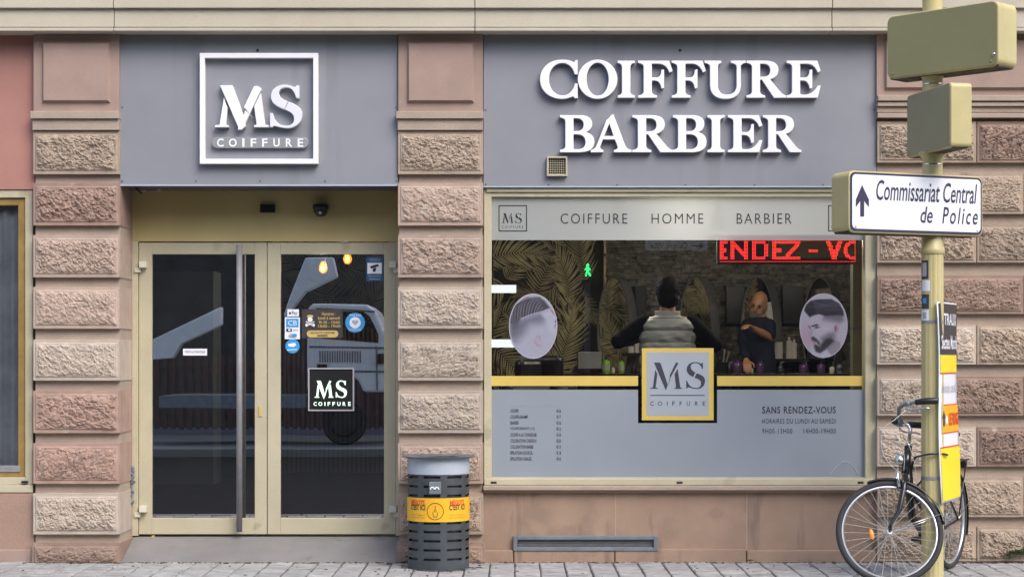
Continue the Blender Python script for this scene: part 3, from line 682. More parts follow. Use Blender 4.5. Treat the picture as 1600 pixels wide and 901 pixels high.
# things on the transom
b = MB(); pbox(b, 406, 429.5, 319, 332, 0.435, 0.465); tag(obj('motion_sensor', b, M['black'], bevel=0.005), 'small black rectangular sensor box on the yellow panel above the doors', 'sensor')
cmr = thing('dome_camera', 'black dome camera hanging on the yellow panel above the right door', 'camera', (W(500,.44),.465,H(338,.44)))
b = MB(); b.lathe([(0.0001,0.03),(0.052,0.028),(0.06,0.02),(0.06,0.0),(0.055,-.012),(.0001,-.012)], (W(501,.42),.425,H(325,.42)), 24); obj('housing', b, M['black'], cmr, smooth=True)
b = MB(); b.lathe([(0.052,0.0),(0.05,-.022),(0.038,-.042),(0.02,-.052),(0.0001,-.055)], (W(501,.42),.425,H(327,.42)), 24); obj('dome', b, M['leather'], cmr, smooth=True)
b = MB(); b.ell((W(501,.42),.368,H(333,.42)), .012,.010,.012); obj('lens', b, M['greyprint'], cmr, smooth=True)
cb = thing('loose_cable', 'loose dark cable ends hanging under the grey signboard at the recess corner', 'cable', (W(225,.2),.2,H(300,.2)))
b = MB(); b.tube([at(205,288,.2),at(212,294,.19),at(219,299,.18),at(223,302,.19)], 0.005, 6); b.tube([at(213,291,.2),at(216,298,.19),at(221,303,.2)], 0.004, 6); obj('wire', b, M['black'], cb)
for px, py in ((224,298),(248,297)):
    b = MB(); b.tube([at(px-2.5,py+2,.18),at(px,py-.5,.18),at(px+3,py+1,.18)], [.008,.007,.009], 8); obj('connector', b, M['greyprint'], cb)
b = MB(); rq = random.Random(5)
for k in range(26):
    c = at(204+rq.uniform(-3,4), rq.uniform(726,786), .42); b.ell(c, rq.uniform(.008,.022), .012, rq.uniform(.008,.03), 6, 4, rot=Euler((rq.random(),rq.random()*3,rq.random())).to_matrix())
tag(obj('cable_bundle', b, M['galv']), 'crumpled dark foil and cables stuffed beside the left door jamb', 'cables')
b = MB(); b.box(W(196,.25)-.02, W(198,.25), 0.2, .26, H(858,.25), H(851,.25)); tag(obj('red_cap', b, M['redfascia'], bevel=0.004), 'little orange red cap low on the reveal beside the ramp', 'cap')

# stickers on the doors
YS = YD+.021
def sticker(name, label, cat, layers, y=YS, group=None):
    """layers: list of (kind, data, material); each a little proud of the last"""
    mb = MB(); mats = []
    for k, (kind, dat, m_) in enumerate(layers):
        yy = y-0.0012*(k+1)
        if m_ not in mats: mats.append(m_)
        mi = mats.index(m_)
        if kind == 'rect': mb.sheet(rect(*dat, yy), yy, mi)
        elif kind == 'poly': mb.sheet([(W(a,yy),H(c,yy)) for a, c in dat], yy, mi)
        elif kind == 'disc': mb.sheet([(W(a,yy),H(c,yy)) for a, c in ellipse(*dat)], yy, mi)
        elif kind == 'text': mb.join(fit_text(*dat[:5], yy, **(dat[5] if len(dat) > 5 else {})), mi)
        elif kind == 'line':
            (a0,c0),(a1,c1),w_ = dat; L = math.hypot(a1-a0,c1-c0); nx,nz = -(c1-c0)/L*w_/2,(a1-a0)/L*w_/2
            mb.sheet([(W(a0+nx,yy),H(c0+nz,yy)),(W(a1+nx,yy),H(c1+nz,yy)),(W(a1-nx,yy),H(c1-nz,yy)),(W(a0-nx,yy),H(c0-nz,yy))], yy, mi)
        elif kind == 'glyph': mb.join(glyph(dat[0], dat[1], yy, off=dat[2] if len(dat) > 2 else 0), mi)
    return tag(obj(name, mb, [M[q] for q in mats]), label, cat, group)
sticker('notice', 'white notice strip across the left door glass reading porte automatique', 'notice',
        [('rect',(286,323.5,544.5,555),'signwhite'),('text',('PORTE AUTOMATIQUE',289,320.5,547.5,552),'ink')])
sticker('payment_sticker', 'small white pay sticker, topmost of the column on the right door glass', 'sticker',
        [('rect',(449,467,483,494),'signwhite'),('disc',(453,489,1.7,2),'ink'),('text',('Pay',456,464.5,486,492.5),'ink')])
sticker('payment_sticker', 'tall white and blue bank card sticker mid column on the right door', 'sticker',
        [('rect',(445,468.5,495.5,529.5),'signwhite'),('rect',(447,466.5,497.5,511),'blue'),('text',('CB',450,464,500.5,508),'signwhite',),
         ('rect',(447.5,456,513,517.5),'ink'),('disc',(452,515.2,2,1.6),'signwhite'),('line',((458,515),(466,515),1.2),'greyprint'),('disc',(455,523.5,4,2.6),'greyprint'),('disc',(460,523.5,4,2.6),'blue')])
sticker('payment_sticker', 'round plain blue sticker lowest in the column on the right door', 'sticker',
        [('disc',(457,540.5,11,11),'blue'),('poly',[(450,537),(461,535),(463,539),(458,542),(451,541)],'whitevinyl'),('line',((449,546.5),(464,545.5),1.2),'whitevinyl')])
sticker('opening_hours_sign', 'black opening hours sign with gold lettering on the right door', 'sign',
        [('rect',(471.5,535.5,483,528),'charcoalprint'),
         ('text',('Horaires :',503,524,487.5,492.5,{'weight':.012}),'goldprint'),('text',('lundi à samedi',497,531,494,499,{'weight':.012}),'goldprint'),
         ('text',('9h 00 - 12h00',498,531,501,505.5,{'weight':.012}),'goldprint'),('text',('13h00 - 19h00',497,532,507,511.5,{'weight':.012}),'goldprint'),
         ('disc',(484.5,494,5,2.4),'goldprint'),('disc',(484.5,499,4,4),'signwhite'),('line',((478,510),(491,502),1.5),'signwhite'),('line',((491,510),(478,502),1.5),'signwhite'),('disc',(479,507.5,2,2.4),'signwhite'),('disc',(490,507.5,2,2.4),'signwhite'),
         ('poly',[(479,521),(481,517),(484,516),(524,516),(527,517),(529,521),(527,525.5),(524,527),(484,527),(481,525.5)],'goldprint'),
         ('text',('SALON DE COIFFURE',485,523,518,521,{'weight':.012}),'ink'),('text',('BARBIER',496,512,522.5,525.5,{'weight':.012}),'ink')])
hp = [(0.5+.03125*16*math.sin(t)**3, 0.5+(13*math.cos(t)-5*math.cos(2*t)-2*math.cos(3*t)-math.cos(4*t))/34) for t in [2*PI*k/40 for k in range(40)]]
sticker('heart_sticker', 'round blue sticker with a grey heart in a white ring on the right door', 'sticker',
        [('disc',(554.8,503.8,15.3,15.3),'blue'),('disc',(554.8,503.8,8.8,8.8),'signwhite'),
         ('poly',[(554.8+(a-.5)*10, 503.4-(c-.5)*10) for a, c in hp],'greyprint'),
         ('text',('VOUS AVEZ',545.5,564.5,490.5,494),'whitevinyl'),('text',('UN COUP DE COEUR',545,564.5,513.4,516.6),'whitevinyl')])
sticker('camera_sticker', 'blue video surveillance sticker in the top corner of the right door glass', 'sticker',
        [('rect',(572.5,598,401.5,439),'dkblue'),('rect',(574,596.5,410.5,427.5),'signwhite'),
         ('poly',[(578,416),(590,412.5),(592.5,415.5),(580,419.5)],'ink'),('poly',[(583,419),(588,418),(587,423),(584,425),(582,423)],'ink'),
         ('text',('VIDEO',577,594,403.5,408),'greyprint'),('text',('PROTECTION',576,595,430,433),'greyprint'),('line',((577,436),(594,436),1.2),'greyprint')])
lg = thing('illuminated_logo', 'dark framed panel with glowing pale green initials behind the right door glass', 'lit sign', (W(517,YD),YD+.06,H(641,YD)))
yl = YD+.008
b = MB(); pbox(b, 483, 552, 576, 640, yl, yl+.012); obj('backing', b, M['black'], lg)
obj('frame', frame_mb(481.5, 553, 574.5, 641.5, 0.009, yl-.008, yl+.014), M['greyprint'], lg)
for ch, p0 in (('m', 492), ('s', 525)):
    obj('letter', glyph(glyph_pts(GL[ch]), (p0, 620.5, 23.5, 26), yl-.004, off=0.0015), M['glowgreen'], lg)
xs8 = [(490,495),(497.5,503.5),(507,508.4),(512,516),(519.5,523.5),(527,532),(535.5,540),(544,548)]
for ch, (a, bb) in zip('COIFFURE', xs8): obj('letter', fit_text(ch, a, bb, 627.5, 633.5, yl-.004, weight=0.015), M['glowgreen'], lg)

# ------------------------------------------------------------------ shop window
YG = 0.10
sw = thing('shop_window', 'large salon shop window in a cream frame above the sandstone plinth', 'window', (W(1060),.1,H(758)))
f = MB(); y0, y1 = 0.06, 0.2
f.box(W(756,y0), W(768,y0), y0, y1, H(758,y0), H(294,y0)); f.box(W(1352,y0), W(1369,y0), y0, y1, H(758,y0), H(294,y0))
f.box(W(768,y0), W(1352,y0), y0+.001, y1, H(758,y0), H(745.5,y0)); f.box(W(768,y0), W(1352,y0), y0+.001, y1, H(307.5,y0), H(294,y0))
f.box(W(760,.04), W(1364,.04), .045, .0595, H(300,.045), H(294,.045))
f.box(W(756.5,.045), W(1368.5,.045), .042, .0595, H(757.5,.045), H(747.5,.045))
obj('frame', f, M['frame'], sw, bevel=0.004)
g = MB(); g.sheet(rect(767, 1353, 307, 746, YG), YG); obj('pane', g, M['glass'], sw)
b = MB()
for px in (771.5, 1062, 1345): pbox(b, px-4.5, px+4.5, 751.8, 754.6, 0.038, 0.05)
obj('drain_slot', b, M['black'], sw)

YV = YG-.004
b = MB(); b.sheet(rect(768, 1352.5, 308, 375, YV), YV)
fb = thing('window_film', 'pale frosted film banner along the top of the shop window, lettered coiffure homme barbier', 'window film', (W(1060),YV,H(375)))
obj('film', b, M['filmtop'], fb)
for s, a, bb in (('COIFFURE',876,980),('HOMME',1018,1099),('BARBIER',1151,1237)):
    obj('lettering', fit_text(s, a, bb, 333.5, 349.5, YV-.002, weight=-0.006, space=1.25), M['ink'], fb)
for p0 in (779, 1294):
    fr = MB(); yy = YV-.002; t = 0.007
    a, bb, c, e = W(p0,yy), W(p0+44.5,yy), H(361.5,yy), H(320.5,yy)
    for r_ in (((a,c),(bb,c),(bb,c+t),(a,c+t)), ((a,e-t),(bb,e-t),(bb,e),(a,e)), ((a,c+t),(a+t,c+t),(a+t,e-t),(a,e-t)), ((bb-t,c+t),(bb,c+t),(bb,e-t),(bb-t,e-t))): fr.sheet(list(r_), yy)
    lgp = obj('logo', fr, M['ink'], fb)
    for ch, o_ in (('m', 5.5), ('s', 26)): obj('letter', glyph(glyph_pts(GL[ch]), (p0+o_, 348.5, 14.6, 15.5), yy), M['ink'], lgp)
    obj('lettering', fit_text('COIFFURE', p0+5, p0+38.5, 352.5, 356.5, yy, space=1.6), M['darkink'], lgp)
# lower film with the notch round the plaque
yy = YV
low = [(768,608.5),(997,608.5),(997,660.5),(1120.5,660.5),(1120.5,608.5),(1352.5,608.5),(1352.5,745),(768,745)]
b = MB(); b.sheet([(W(a,yy),H(c,yy)) for a, c in low[::-1]], yy)
lf = thing('window_film', 'blue grey frosted film covering the lower shop window with prices and opening hours', 'window film', (W(1060),YV,H(745)))
obj('film', b, M['film'], lf)
prices = [('COUPE','€16',810),('COUPE-SHAMP','€17',825),('BARBE','€10',810.5),('COUPE ENFANT (-12)','€12',835.5),('COUPE A LA TONDEUSE','€10',838.5),('COLORATION CHEVEUX','€20',838.5),('COLORATION BARBE','€15',833.5),('EPILATION SOURCIL','€ 8',832.5),('EPILATION VISAGE','€10',830.5)]
pb_ = MB()
for k, (s, p_, xe) in enumerate(prices):
    yt = 638.7+k*9.35
    pb_ = fit_text(s, 797.7, xe, yt, yt+5.4, YV-.002, weight=0.012); obj('price_lettering', pb_.join(fit_text(p_, 869.5, 876.5, yt, yt+5.4, YV-.002, weight=0.012)), M['darkink'], lf)
fr = MB(); frame_mb(793, 882, 633, 724, 0.0018, YV-.0015, YV-.0005, fr); obj('list_border', fr, M['plaque'], lf)
for tx_, (a, bb, c, e), w_ in (('SANS RENDEZ-VOUS',(1191,1306,634.5,645.5),.016),('HORAIRES DU LUNDI AU SAMEDI',(1191,1306,653.5,661.3),-.004),('9H00-13H00',(1191,1238,669,677),-.004),('14H00-19H00',(1255.5,1306,669,677),-.004)):
    obj('hours_lettering', fit_text(tx_, a, bb, c, e, YV-.002, weight=w_, space=1.15), M['darkink'], lf)
b = MB(); b.tube([(W(q,yy),YV-.001,H(w_,yy)) for q, w_ in ((1296,741),(1306,729),(1316,720),(1326,722),(1335,730),(1340,740))], 0.0035, 6); b.tube([(W(q,yy),YV-.001,H(w_,yy)) for q, w_ in ((1316,720),(1322,727),(1325,732))], 0.0025, 6)
obj('scrape_mark', b, M['plaque'], lf)
for a, bb, lab in ((768,997,'left gold stripe across the shop window, under the oval of clipped hair'), (1120.5,1352.5,'right gold stripe across the shop window, under the bearded profile')):
    b = MB(); b.sheet(rect(a, bb, 587, 602.5, YV), YV); tag(obj('gold_stripe', b, M['gold']), lab, 'stripe', 'gold stripes on the window')
for a, bb, c, e, lab in ((768,806.5,445,457.5,'upper short white bar at the left edge of the shop window'), (768,804,530,542.5,'lower white bar running under the left oval portrait')):
    b = MB(); b.sheet(rect(a, bb, c, e, YV), YV); tag(obj('white_bar', b, M['whitevinyl']), lab, 'stripe', 'white bars on the window')
pq = thing('logo_plaque', 'gold bordered grey square plaque with the salon initials in mid window', 'plaque', (W(1060),YV,H(656)))
b = MB(); b.sheet(rect(1003, 1115, 543.5, 656, YV-.002), YV-.002); obj('border', b, M['gold'], pq)
b = MB(); b.sheet(rect(1010.5, 1107.5, 550, 649, YV-.0032), YV-.0032); obj('field', b, M['plaque'], pq)
for ch, p0 in (('m', 1016), ('s', 1072.3)): obj('letter', glyph(glyph_pts(GL[ch]), (p0, 606.8, 41.2, 41.2), YV-.0046), M['darkink'], pq)
b = MB(); b.sheet(rect(1016, 1101, 616.6, 617.8, YV-.0046), YV-.0046); obj('rule', b, M['darkink'], pq)
xs9 = [(1016,1021.5),(1028,1034.5),(1042,1043),(1050.5,1054.5),(1062,1065.5),(1073,1078),(1086,1090.5),(1098,1102)]
for ch, (a, bb) in zip('COIFFURE', xs9): obj('letter', fit_text(ch, a, bb, 626.7, 633.3, YV-.0046), M['darkink'], pq)

# portraits printed on oval decals
def sd(X, Y, poly):
    P = np.array(poly, float); n = len(P); d = np.full(X.shape, 1e9); ins = np.zeros(X.shape, bool)
    for i in range(n):
        a, b_ = P[i], P[(i+1)%n]; e = b_-a; w0, w1 = X-a[0], Y-a[1]
        t = np.clip((w0*e[0]+w1*e[1])/(e@e+1e-9), 0, 1); d = np.minimum(d, np.hypot(w0-e[0]*t, w1-e[1]*t))
        c = ((a[1] <= Y) != (b_[1] <= Y)) & (X < (b_[0]-a[0])*(Y-a[1])/(b_[1]-a[1]+1e-12)+a[0]); ins ^= c
    return np.where(ins, -d, d)
def portrait(label, c, rx, ry, zo, bg, layers, rim):
    NR, NT = 80, 176
    rr = np.repeat(np.linspace(0.001, 1, NR), NT); th = np.tile(np.arange(NT)*2*PI/NT, NR)
    px = c[0]+rx*rr*np.cos(th); py = c[1]+ry*rr*np.sin(th)
    X = (px-zo[0])*zo[2]; Y = (py-zo[1])*zo[2]
    col = np.tile(np.array(bg, float), (len(X), 1)); rng = np.random.RandomState(2)
    for kind, dat, cc, soft, op in layers:
        if kind == 'poly': a = np.clip(0.5-sd(X, Y, dat)/(2*soft), 0, 1)
        elif kind == 'ell': a = np.clip(0.5-(np.hypot((X-dat[0])/dat[2], (Y-dat[1])/dat[3])-1)*min(dat[2],dat[3])/(2*soft), 0, 1)
        elif kind == 'stroke':
            a = np.full(X.shape, 1e9)
            for (ax_, ay_), (bx2, by2) in zip(dat[0][:-1], dat[0][1:]):
                e0, e1 = bx2-ax_, by2-ay_; t = np.clip(((X-ax_)*e0+(Y-ay_)*e1)/(e0*e0+e1*e1+1e-9), 0, 1); a = np.minimum(a, np.hypot(X-ax_-e0*t, Y-ay_-e1*t))
            a = np.clip(0.5-(a-dat[1]/2)/(2*soft), 0, 1)
        elif kind == 'streak':
            poly, f, ph = dat; a = np.clip(0.5-sd(X, Y, poly)/16, 0, 1)*(0.5+0.5*np.sin(f[0]*X+f[1]*Y+3.0*np.sin(X*f[2]+ph)))**2
        a = (a*a*(3-2*a)*op)[:,None]; col = col*(1-a)+np.array(cc, float)*a
    col = np.clip(col+rng.normal(0, 5, (len(col),1)), 0, 255)
    e = rr > 0.965; col[e] = rim
    s = col/255; L = np.where(s <= 0.04045, s/12.92, ((s+0.055)/1.055)**2.4)*0.62
    mb = MB(); yy = YV-.003
    vs = [(W(a,yy), yy, H(b_,yy)) for a, b_ in zip(px, py)]
    fs = [(i*NT+j, i*NT+(j+1)%NT, (i+1)*NT+(j+1)%NT, (i+1)*NT+j) for i in range(NR-1) for j in range(NT)]+[tuple(range(NT-1,-1,-1))]
    mb.add(vs, fs); o = obj('portrait_decal', mb, M['pic'])
    ca = o.data.color_attributes.new('Col', 'FLOAT_COLOR', 'POINT')
    ca.data.foreach_set('color', np.concatenate([L, np.ones((len(L),1))], 1).ravel())
    return tag(o, label, 'portrait', 'oval portraits on the window')
def bez(p0, p1, p2, n=10): return [tuple((1-t)**2*p0[d]+2*t*(1-t)*p1[d]+t*t*p2[d] for d in (0,1)) for t in [k/n for k in range(n+1)]]
hair = [(60,430),(72,330),(108,242),(190,172),(280,140),(390,133),(452,190),(508,262),(400,303),(300,330),(183,382),(130,450)]
strands = []
for k in range(13):
    t = k/12; root = (70+t*360, 415-t*120); tip = (118+t*375, 262-120*math.sin(PI*(t*.8+.08))+t*58); mid = (root[0]-18+60*t, tip[1]+18+10*t)
    strands.append(('stroke', (bez(root, mid, tip), 6+5*(k % 3)), (50,48,58), 6, .72))
    strands.append(('stroke', (bez((root[0]+14,root[1]-6), (mid[0]+15,mid[1]+4), (tip[0]+16,tip[1]+6)), 5), (168,164,176), 6, .5))
portrait('oval decal of a clipped head seen from the side, hair parted by a shaved line', (833,509.3), 37.8, 50.8, (789,445,7.213), (186,188,206), [
    ('poly', [(60,400),(185,382),(400,318),(470,385),(400,430),(280,440),(200,560),(120,640),(60,600)], (118,118,136), 75, .9),
    ('poly', hair, (108,105,118), 9, 1)]+strands+[('poly', [(60,400),(150,380),(150,450),(80,560)], (96,95,110), 40, .7), ('poly', [(380,150),(450,180),(505,262),(430,270)], (72,70,82), 22, .6),
    ('poly', [(405,318),(510,268),(575,370),(590,480),(560,560),(500,520),(460,400)], (198,200,218), 26, .8),
    ('poly', [(175,377),(300,326),(400,299),(520,262),(523,270),(402,308),(302,335),(180,386)], (214,216,230), 4, .85),
    ('ell', (378,640,48,66), (192,176,192), 18, .6), ('stroke', ([(352,592),(372,574),(392,584),(400,610),(384,618)], 5), (150,126,144), 6, .8), ('stroke', ([(332,625),(345,660),(372,682),(418,688)], 8), (176,140,158), 8, .75),
    ('poly', [(562,405),(574,396),(580,420),(564,424)], (70,68,80), 5, .9), ('poly', [(552,470),(572,430),(574,455),(560,480)], (120,116,132), 8, .8),
    ('poly', [(195,160),(265,125),(275,140),(220,165)], (188,92,116), 7, .8), ('poly', [(500,262),(535,290),(562,345),(530,310)], (186,84,106), 7, .8)], (210,211,224))
quiff = [(163,292),(178,226),(238,175),(330,160),(470,158),(560,208),(602,290),(604,342),(520,336),(400,346),(330,330),(270,336),(225,362)]
portrait('oval decal of a bearded man in profile with a dark swept quiff', (1286.8,508.5), 37.6, 50.3, (1234,445,7.213), (184,180,196), [
    ('ell', (185,600,80,150), (190,160,178), 50, .7), ('poly', [(240,690),(290,745),(340,770),(420,728),(470,790),(378,830),(250,790)], (194,196,214), 8, .9),
    ('poly', [(418,726),(500,628),(570,640),(570,740),(470,790)], (150,142,158), 9, .9),
    ('poly', [(225,360),(330,332),(390,345),(560,420),(560,560),(500,625),(350,760),(300,705),(272,650),(242,612),(246,584),(214,546),(234,500),(214,462)], (186,180,197), 6, 1),
    ('poly', [(300,470),(420,460),(480,520),(420,570),(340,590),(290,540)], (198,192,208), 30, .6), ('poly', [(232,490),(262,500),(255,560),(240,580),(216,548)], (160,152,168), 9, .6),
    ('poly', [(385,338),(606,330),(602,405),(560,425),(450,402),(380,388)], (112,108,122), 44, .95),
    ('poly', quiff, (70,68,80), 9, 1), ('poly', [(170,290),(190,220),(260,190),(300,330),(225,360)], (46,45,54), 18, .8), ('poly', [(330,300),(600,290),(602,345),(400,350)], (50,48,58), 20, .75),
    ('stroke', (bez((190,235),(300,270),(520,200)), 7), (116,113,126), 9, .6), ('stroke', (bez((260,185),(330,245),(560,230)), 7), (124,121,134), 9, .6), ('stroke', (bez((300,170),(420,215),(590,270)), 6), (40,39,48), 8, .6), ('stroke', (bez((180,260),(290,310),(480,260)), 6), (40,39,48), 8, .6),
    ('ell', (530,486,26,48), (182,146,158), 10, .9), ('ell', (516,490,12,30), (118,98,110), 8, .85),
    ('poly', [(236,463),(300,440),(334,452),(300,460),(245,472)], (56,53,64), 6, .95), ('poly', [(206,454),(222,462),(238,492),(224,492)], (66,62,74), 6, .9),
    ('poly', [(272,474),(310,463),(348,476),(312,490),(284,490)], (112,105,120), 8, .85), ('ell', (303,476,9,8), (52,48,58), 4, .9),
    ('poly', [(512,620),(502,535),(430,545),(358,592),(350,685),(425,705)], (112,106,118), 46, .85),
    ('poly', [(500,628),(465,600),(415,605),(362,660),(345,700),(300,672),(278,668),(276,700),(292,748),(340,768),(402,726)], (62,58,68), 17, .95),
    ('poly', [(240,592),(262,577),(302,604),(332,640),(350,690),(322,668),(298,640),(250,626)], (72,68,78), 10, .95), ('poly', [(260,634),(300,642),(290,658),(266,652)], (150,122,134), 5, .8)], (198,197,210))

# ------------------------------------------------------------------ salon interior (parts of the building)
YB = 4.2; ZF = 0.15; XL, XR = -3.55, 3.55; ZC = 3.15
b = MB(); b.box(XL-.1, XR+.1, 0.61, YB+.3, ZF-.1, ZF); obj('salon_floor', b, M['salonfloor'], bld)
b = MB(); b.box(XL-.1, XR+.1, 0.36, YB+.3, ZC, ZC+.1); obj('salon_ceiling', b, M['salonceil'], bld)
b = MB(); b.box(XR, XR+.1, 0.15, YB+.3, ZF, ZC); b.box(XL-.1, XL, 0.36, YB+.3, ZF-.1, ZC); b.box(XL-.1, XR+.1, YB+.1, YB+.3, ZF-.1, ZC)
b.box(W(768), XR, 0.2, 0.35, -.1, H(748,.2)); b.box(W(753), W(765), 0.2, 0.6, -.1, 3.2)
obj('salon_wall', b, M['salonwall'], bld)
XT = W(945, YB)
b = MB(); rs = random.Random(9); z = 0.9
while z < ZC:
    hgt = rs.uniform(.016,.038); xx = XT+.01-rs.random()*.1
    while xx < XR:
        w_ = rs.uniform(.05,.22); d_ = rs.uniform(.0,.05)
        b.box(max(xx,XT+.01), min(xx+w_,XR)-.002, YB-.02-d_, YB+.1, z, z+hgt-.002); xx += w_
    z += hgt
obj('slate_wall', b, M['slate'], bld)
b = MB(); b.box(XT-.012, XT+.012, YB-.05, YB+.09, ZF, ZC); obj('gold_trim', b, M['goldprint'], bld)
# palm wallpaper on the left part of the back wall and on the left wall
def frond(mb, cx, cz, ang, L, bend, lay, rg):
    y = -0.0003*lay
    pts = []; a = ang; px_, pz_ = cx, cz; NS = 26
    for k in range(NS+1):
        pts.append((px_, pz_, a)); px_ += L/NS*math.cos(a); pz_ += L/NS*math.sin(a); a += bend/NS
    wmax = L*0.40; out = []
    lf = []
    for k in range(1, NS+1):
        t = k/NS; x0, z0, a0 = pts[k]
        ln = wmax*(0.35+0.65*math.sin(PI*min(1, t*0.85+0.12)))*(1 if t < .93 else .7)
        for s in (-1, 1):
            sp = a0+s*(1.15-0.75*t+rg.uniform(-.09,.09)); cv = -s*rg.uniform(.15,.55)
            lf.append((x0, z0, sp, cv, ln*rg.uniform(.82,1.08), s))
    for s in (-1, 1):      # dark ground under the frond
        edge = [(x0+0.8*l_*math.cos(sp+cv*.4), z0+0.8*l_*math.sin(sp+cv*.4)) for x0, z0, sp, cv, l_, s2 in lf if s2 == s]
        sp_ = [(p[0],p[1]) for p in pts[1:]]
        for i in range(len(edge)-1):
            mb.add([(sp_[i][0],y,sp_[i][1]),(sp_[i+1][0],y,sp_[i+1][1]),(edge[i+1][0],y,edge[i+1][1]),(edge[i][0],y,edge[i][1])], [(0,1,2,3)], 0)
    m_ = 1 if rg.random() < .6 else 2
    for x0, z0, sp, cv, l_, s in lf:
        w_ = L*.0125; vs = []; px_, pz_, a = x0, z0, sp
        for q in range(4):
            wq = w_*(0.55, 1.0, .75, 0.05)[q]; nx, nz = -math.sin(a)*wq, math.cos(a)*wq
            vs += [(px_+nx, y-.00015, pz_+nz), (px_-nx, y-.00015, pz_-nz)]
            px_ += l_/3*math.cos(a); pz_ += l_/3*math.sin(a); a += cv/3
        mb.add(vs, [(0,1,3,2),(2,3,5,4),(4,5,7,6)], m_)
def paper(u0, u1, z0, z1, seed, to):
    mb = MB(); rg = random.Random(seed); mb.add([(u0-.0,0.002,z0),(u1,0.002,z0),(u1,0.002,z1),(u0,0.002,z1)], [(0,1,2,3)], 0)
    cells = [(u0+(i+.5)*.27, z0+(j+.5)*.26) for i in range(int((u1-u0)/.27)) for j in range(int((z1-z0)/.26))]
    rg.shuffle(cells)
    for k, (cx, cz) in enumerate(cells):
        ang = rg.choice((PI/2, PI*.7, PI*.3, PI*.95, PI*.08, -PI*.2, PI*1.2))+rg.uniform(-.3,.3)
        L = rg.uniform(.5,.75); frond(mb, cx-.4*L*math.cos(ang)+rg.uniform(-.1,.1), cz-.4*L*math.sin(ang)+rg.uniform(-.1,.1), ang, L, rg.uniform(-1.1,1.1), k+1, rg)
    keep = MB()     # trim to the wall
    for f_, m_ in zip(mb.f, mb.m):
        P = [mb.v[i] for i in f_]
        if all(u0-.001 <= p[0] <= u1+.001 and z0-.001 <= p[2] <= z1+.001 for p in P): keep.add(P, [tuple(range(len(P)))], m_)
    return keep.map(to)
pm = [M['paperdark'], M['leafgold'], M['leafdim']]
obj('palm_wallpaper', paper(W(425,YB), XT-.013, 0.85, ZC-.01, 4, lambda p: (p.x, YB+.02+p.y, p.z)), pm, bld)
obj('palm_wallpaper', paper(0.7, YB-.1, 0.85, ZC-.01, 8, lambda p: (XL+.06-p.y, p.x, p.z)), pm, bld)
b = MB(); b.box(W(425,YB), XT-.013, YB+.025, YB+.09, ZF, ZC); b.box(XL+.001, XL+.05, .65, YB+.02, ZF, ZC); obj('paper_ground', b, M['paperdark'], bld)
b = MB(); b.box(W(768,.25), XR-.01, 0.36, 0.42, H(318,.36), ZC-.01); obj('film_light_blocker', b, M['salonwall'], bld)  # unseen box added to block salon light and darken the film's top strip

# ceiling pendants: two lit bulbs behind the right door, four unseen ones added behind the glowing film to light the salon
for px, py, y, pw, lab in ((505,416,1.0,4,'lower glowing filament bulb seen through the right door glass'), (543,402,1.2,4,'upper glowing filament bulb seen through the right door near its top edge'),
    (1232,352,1.5,19,'unseen filament bulb lighting the salon behind the frosted banner under the word barbier'), (925,345,1.7,22,'unseen filament bulb lighting the salon behind the frosted banner under the word coiffure'),
    (1320,352,2.2,17,'unseen filament bulb lighting the salon behind the right end of the frosted banner'), (1060,345,0.55,4,'unseen filament bulb lighting the salon behind the frosted banner at the word homme')):
    c = at(px, py, y); t = thing('pendant_bulb', lab, 'lamp', c, 'filament bulbs')
    b = MB(); b.lathe([(0.0001,-.055),(0.02,-.05),(0.032,-.03),(0.035,-.008),(0.026,.02),(0.016,.04)], c, 16); obj('bulb', b, M['bulb'], t, smooth=True)
    b = MB(); b.lathe([(0.018,.038),(0.018,.085),(0.006,.095),(0.0001,.096)], c, 14); obj('socket', b, M['black'], t, smooth=True)
    b = MB(); b.tube([c+Vector((0,0,.09)), (c.x,c.y,ZC)], 0.004, 6); obj('cord', b, M['black'], t)
    L_ = bpy.data.lights.new('bulb_light', 'POINT'); L_.energy = pw; L_.color = (1.0,0.90,0.74); L_.shadow_soft_size = 0.04
    lo_ = bpy.data.objects.new('bulb_light', L_); C.objects.link(lo_); lo_.parent = t; lo_.location = (0,-.06,-.02)

# things standing just inside the doors
b = MB(); pbox(b, 226, 331, 424, 756, 0.95, 1.0); b.box(W(331,.95)-.03, W(331,.95)+.012, 0.945, 1.35, H(757,.95), H(423,.95))
tag(obj('tall_cupboard', b, mat('grey_cupboard', (0.30,0.315,0.30), 0.6, var=0.1, scale=1.5)), 'tall grey cupboard standing close behind the left glass door', 'cupboard')
cs = thing('slatted_counter', 'dark reception counter of upright slats behind the right glass door', 'counter', (W(520,1.4),1.4,ZF))
b = MB(); b.box(W(425,1.4), W(640,1.4), 1.44, 1.9, ZF, H(508,1.4)); obj('carcass', b, M['black'], cs)
b = MB(); zq0, zq1 = H(738,1.4), H(512,1.4); xq = W(428,1.4)
while xq < W(637,1.4): b.box(xq, xq+.022, 1.40, 1.44, zq0, zq1); xq += .037
obj('slats', b, mat('brown_slat', (0.20,0.13,0.10), 0.5, var=0.2), cs)
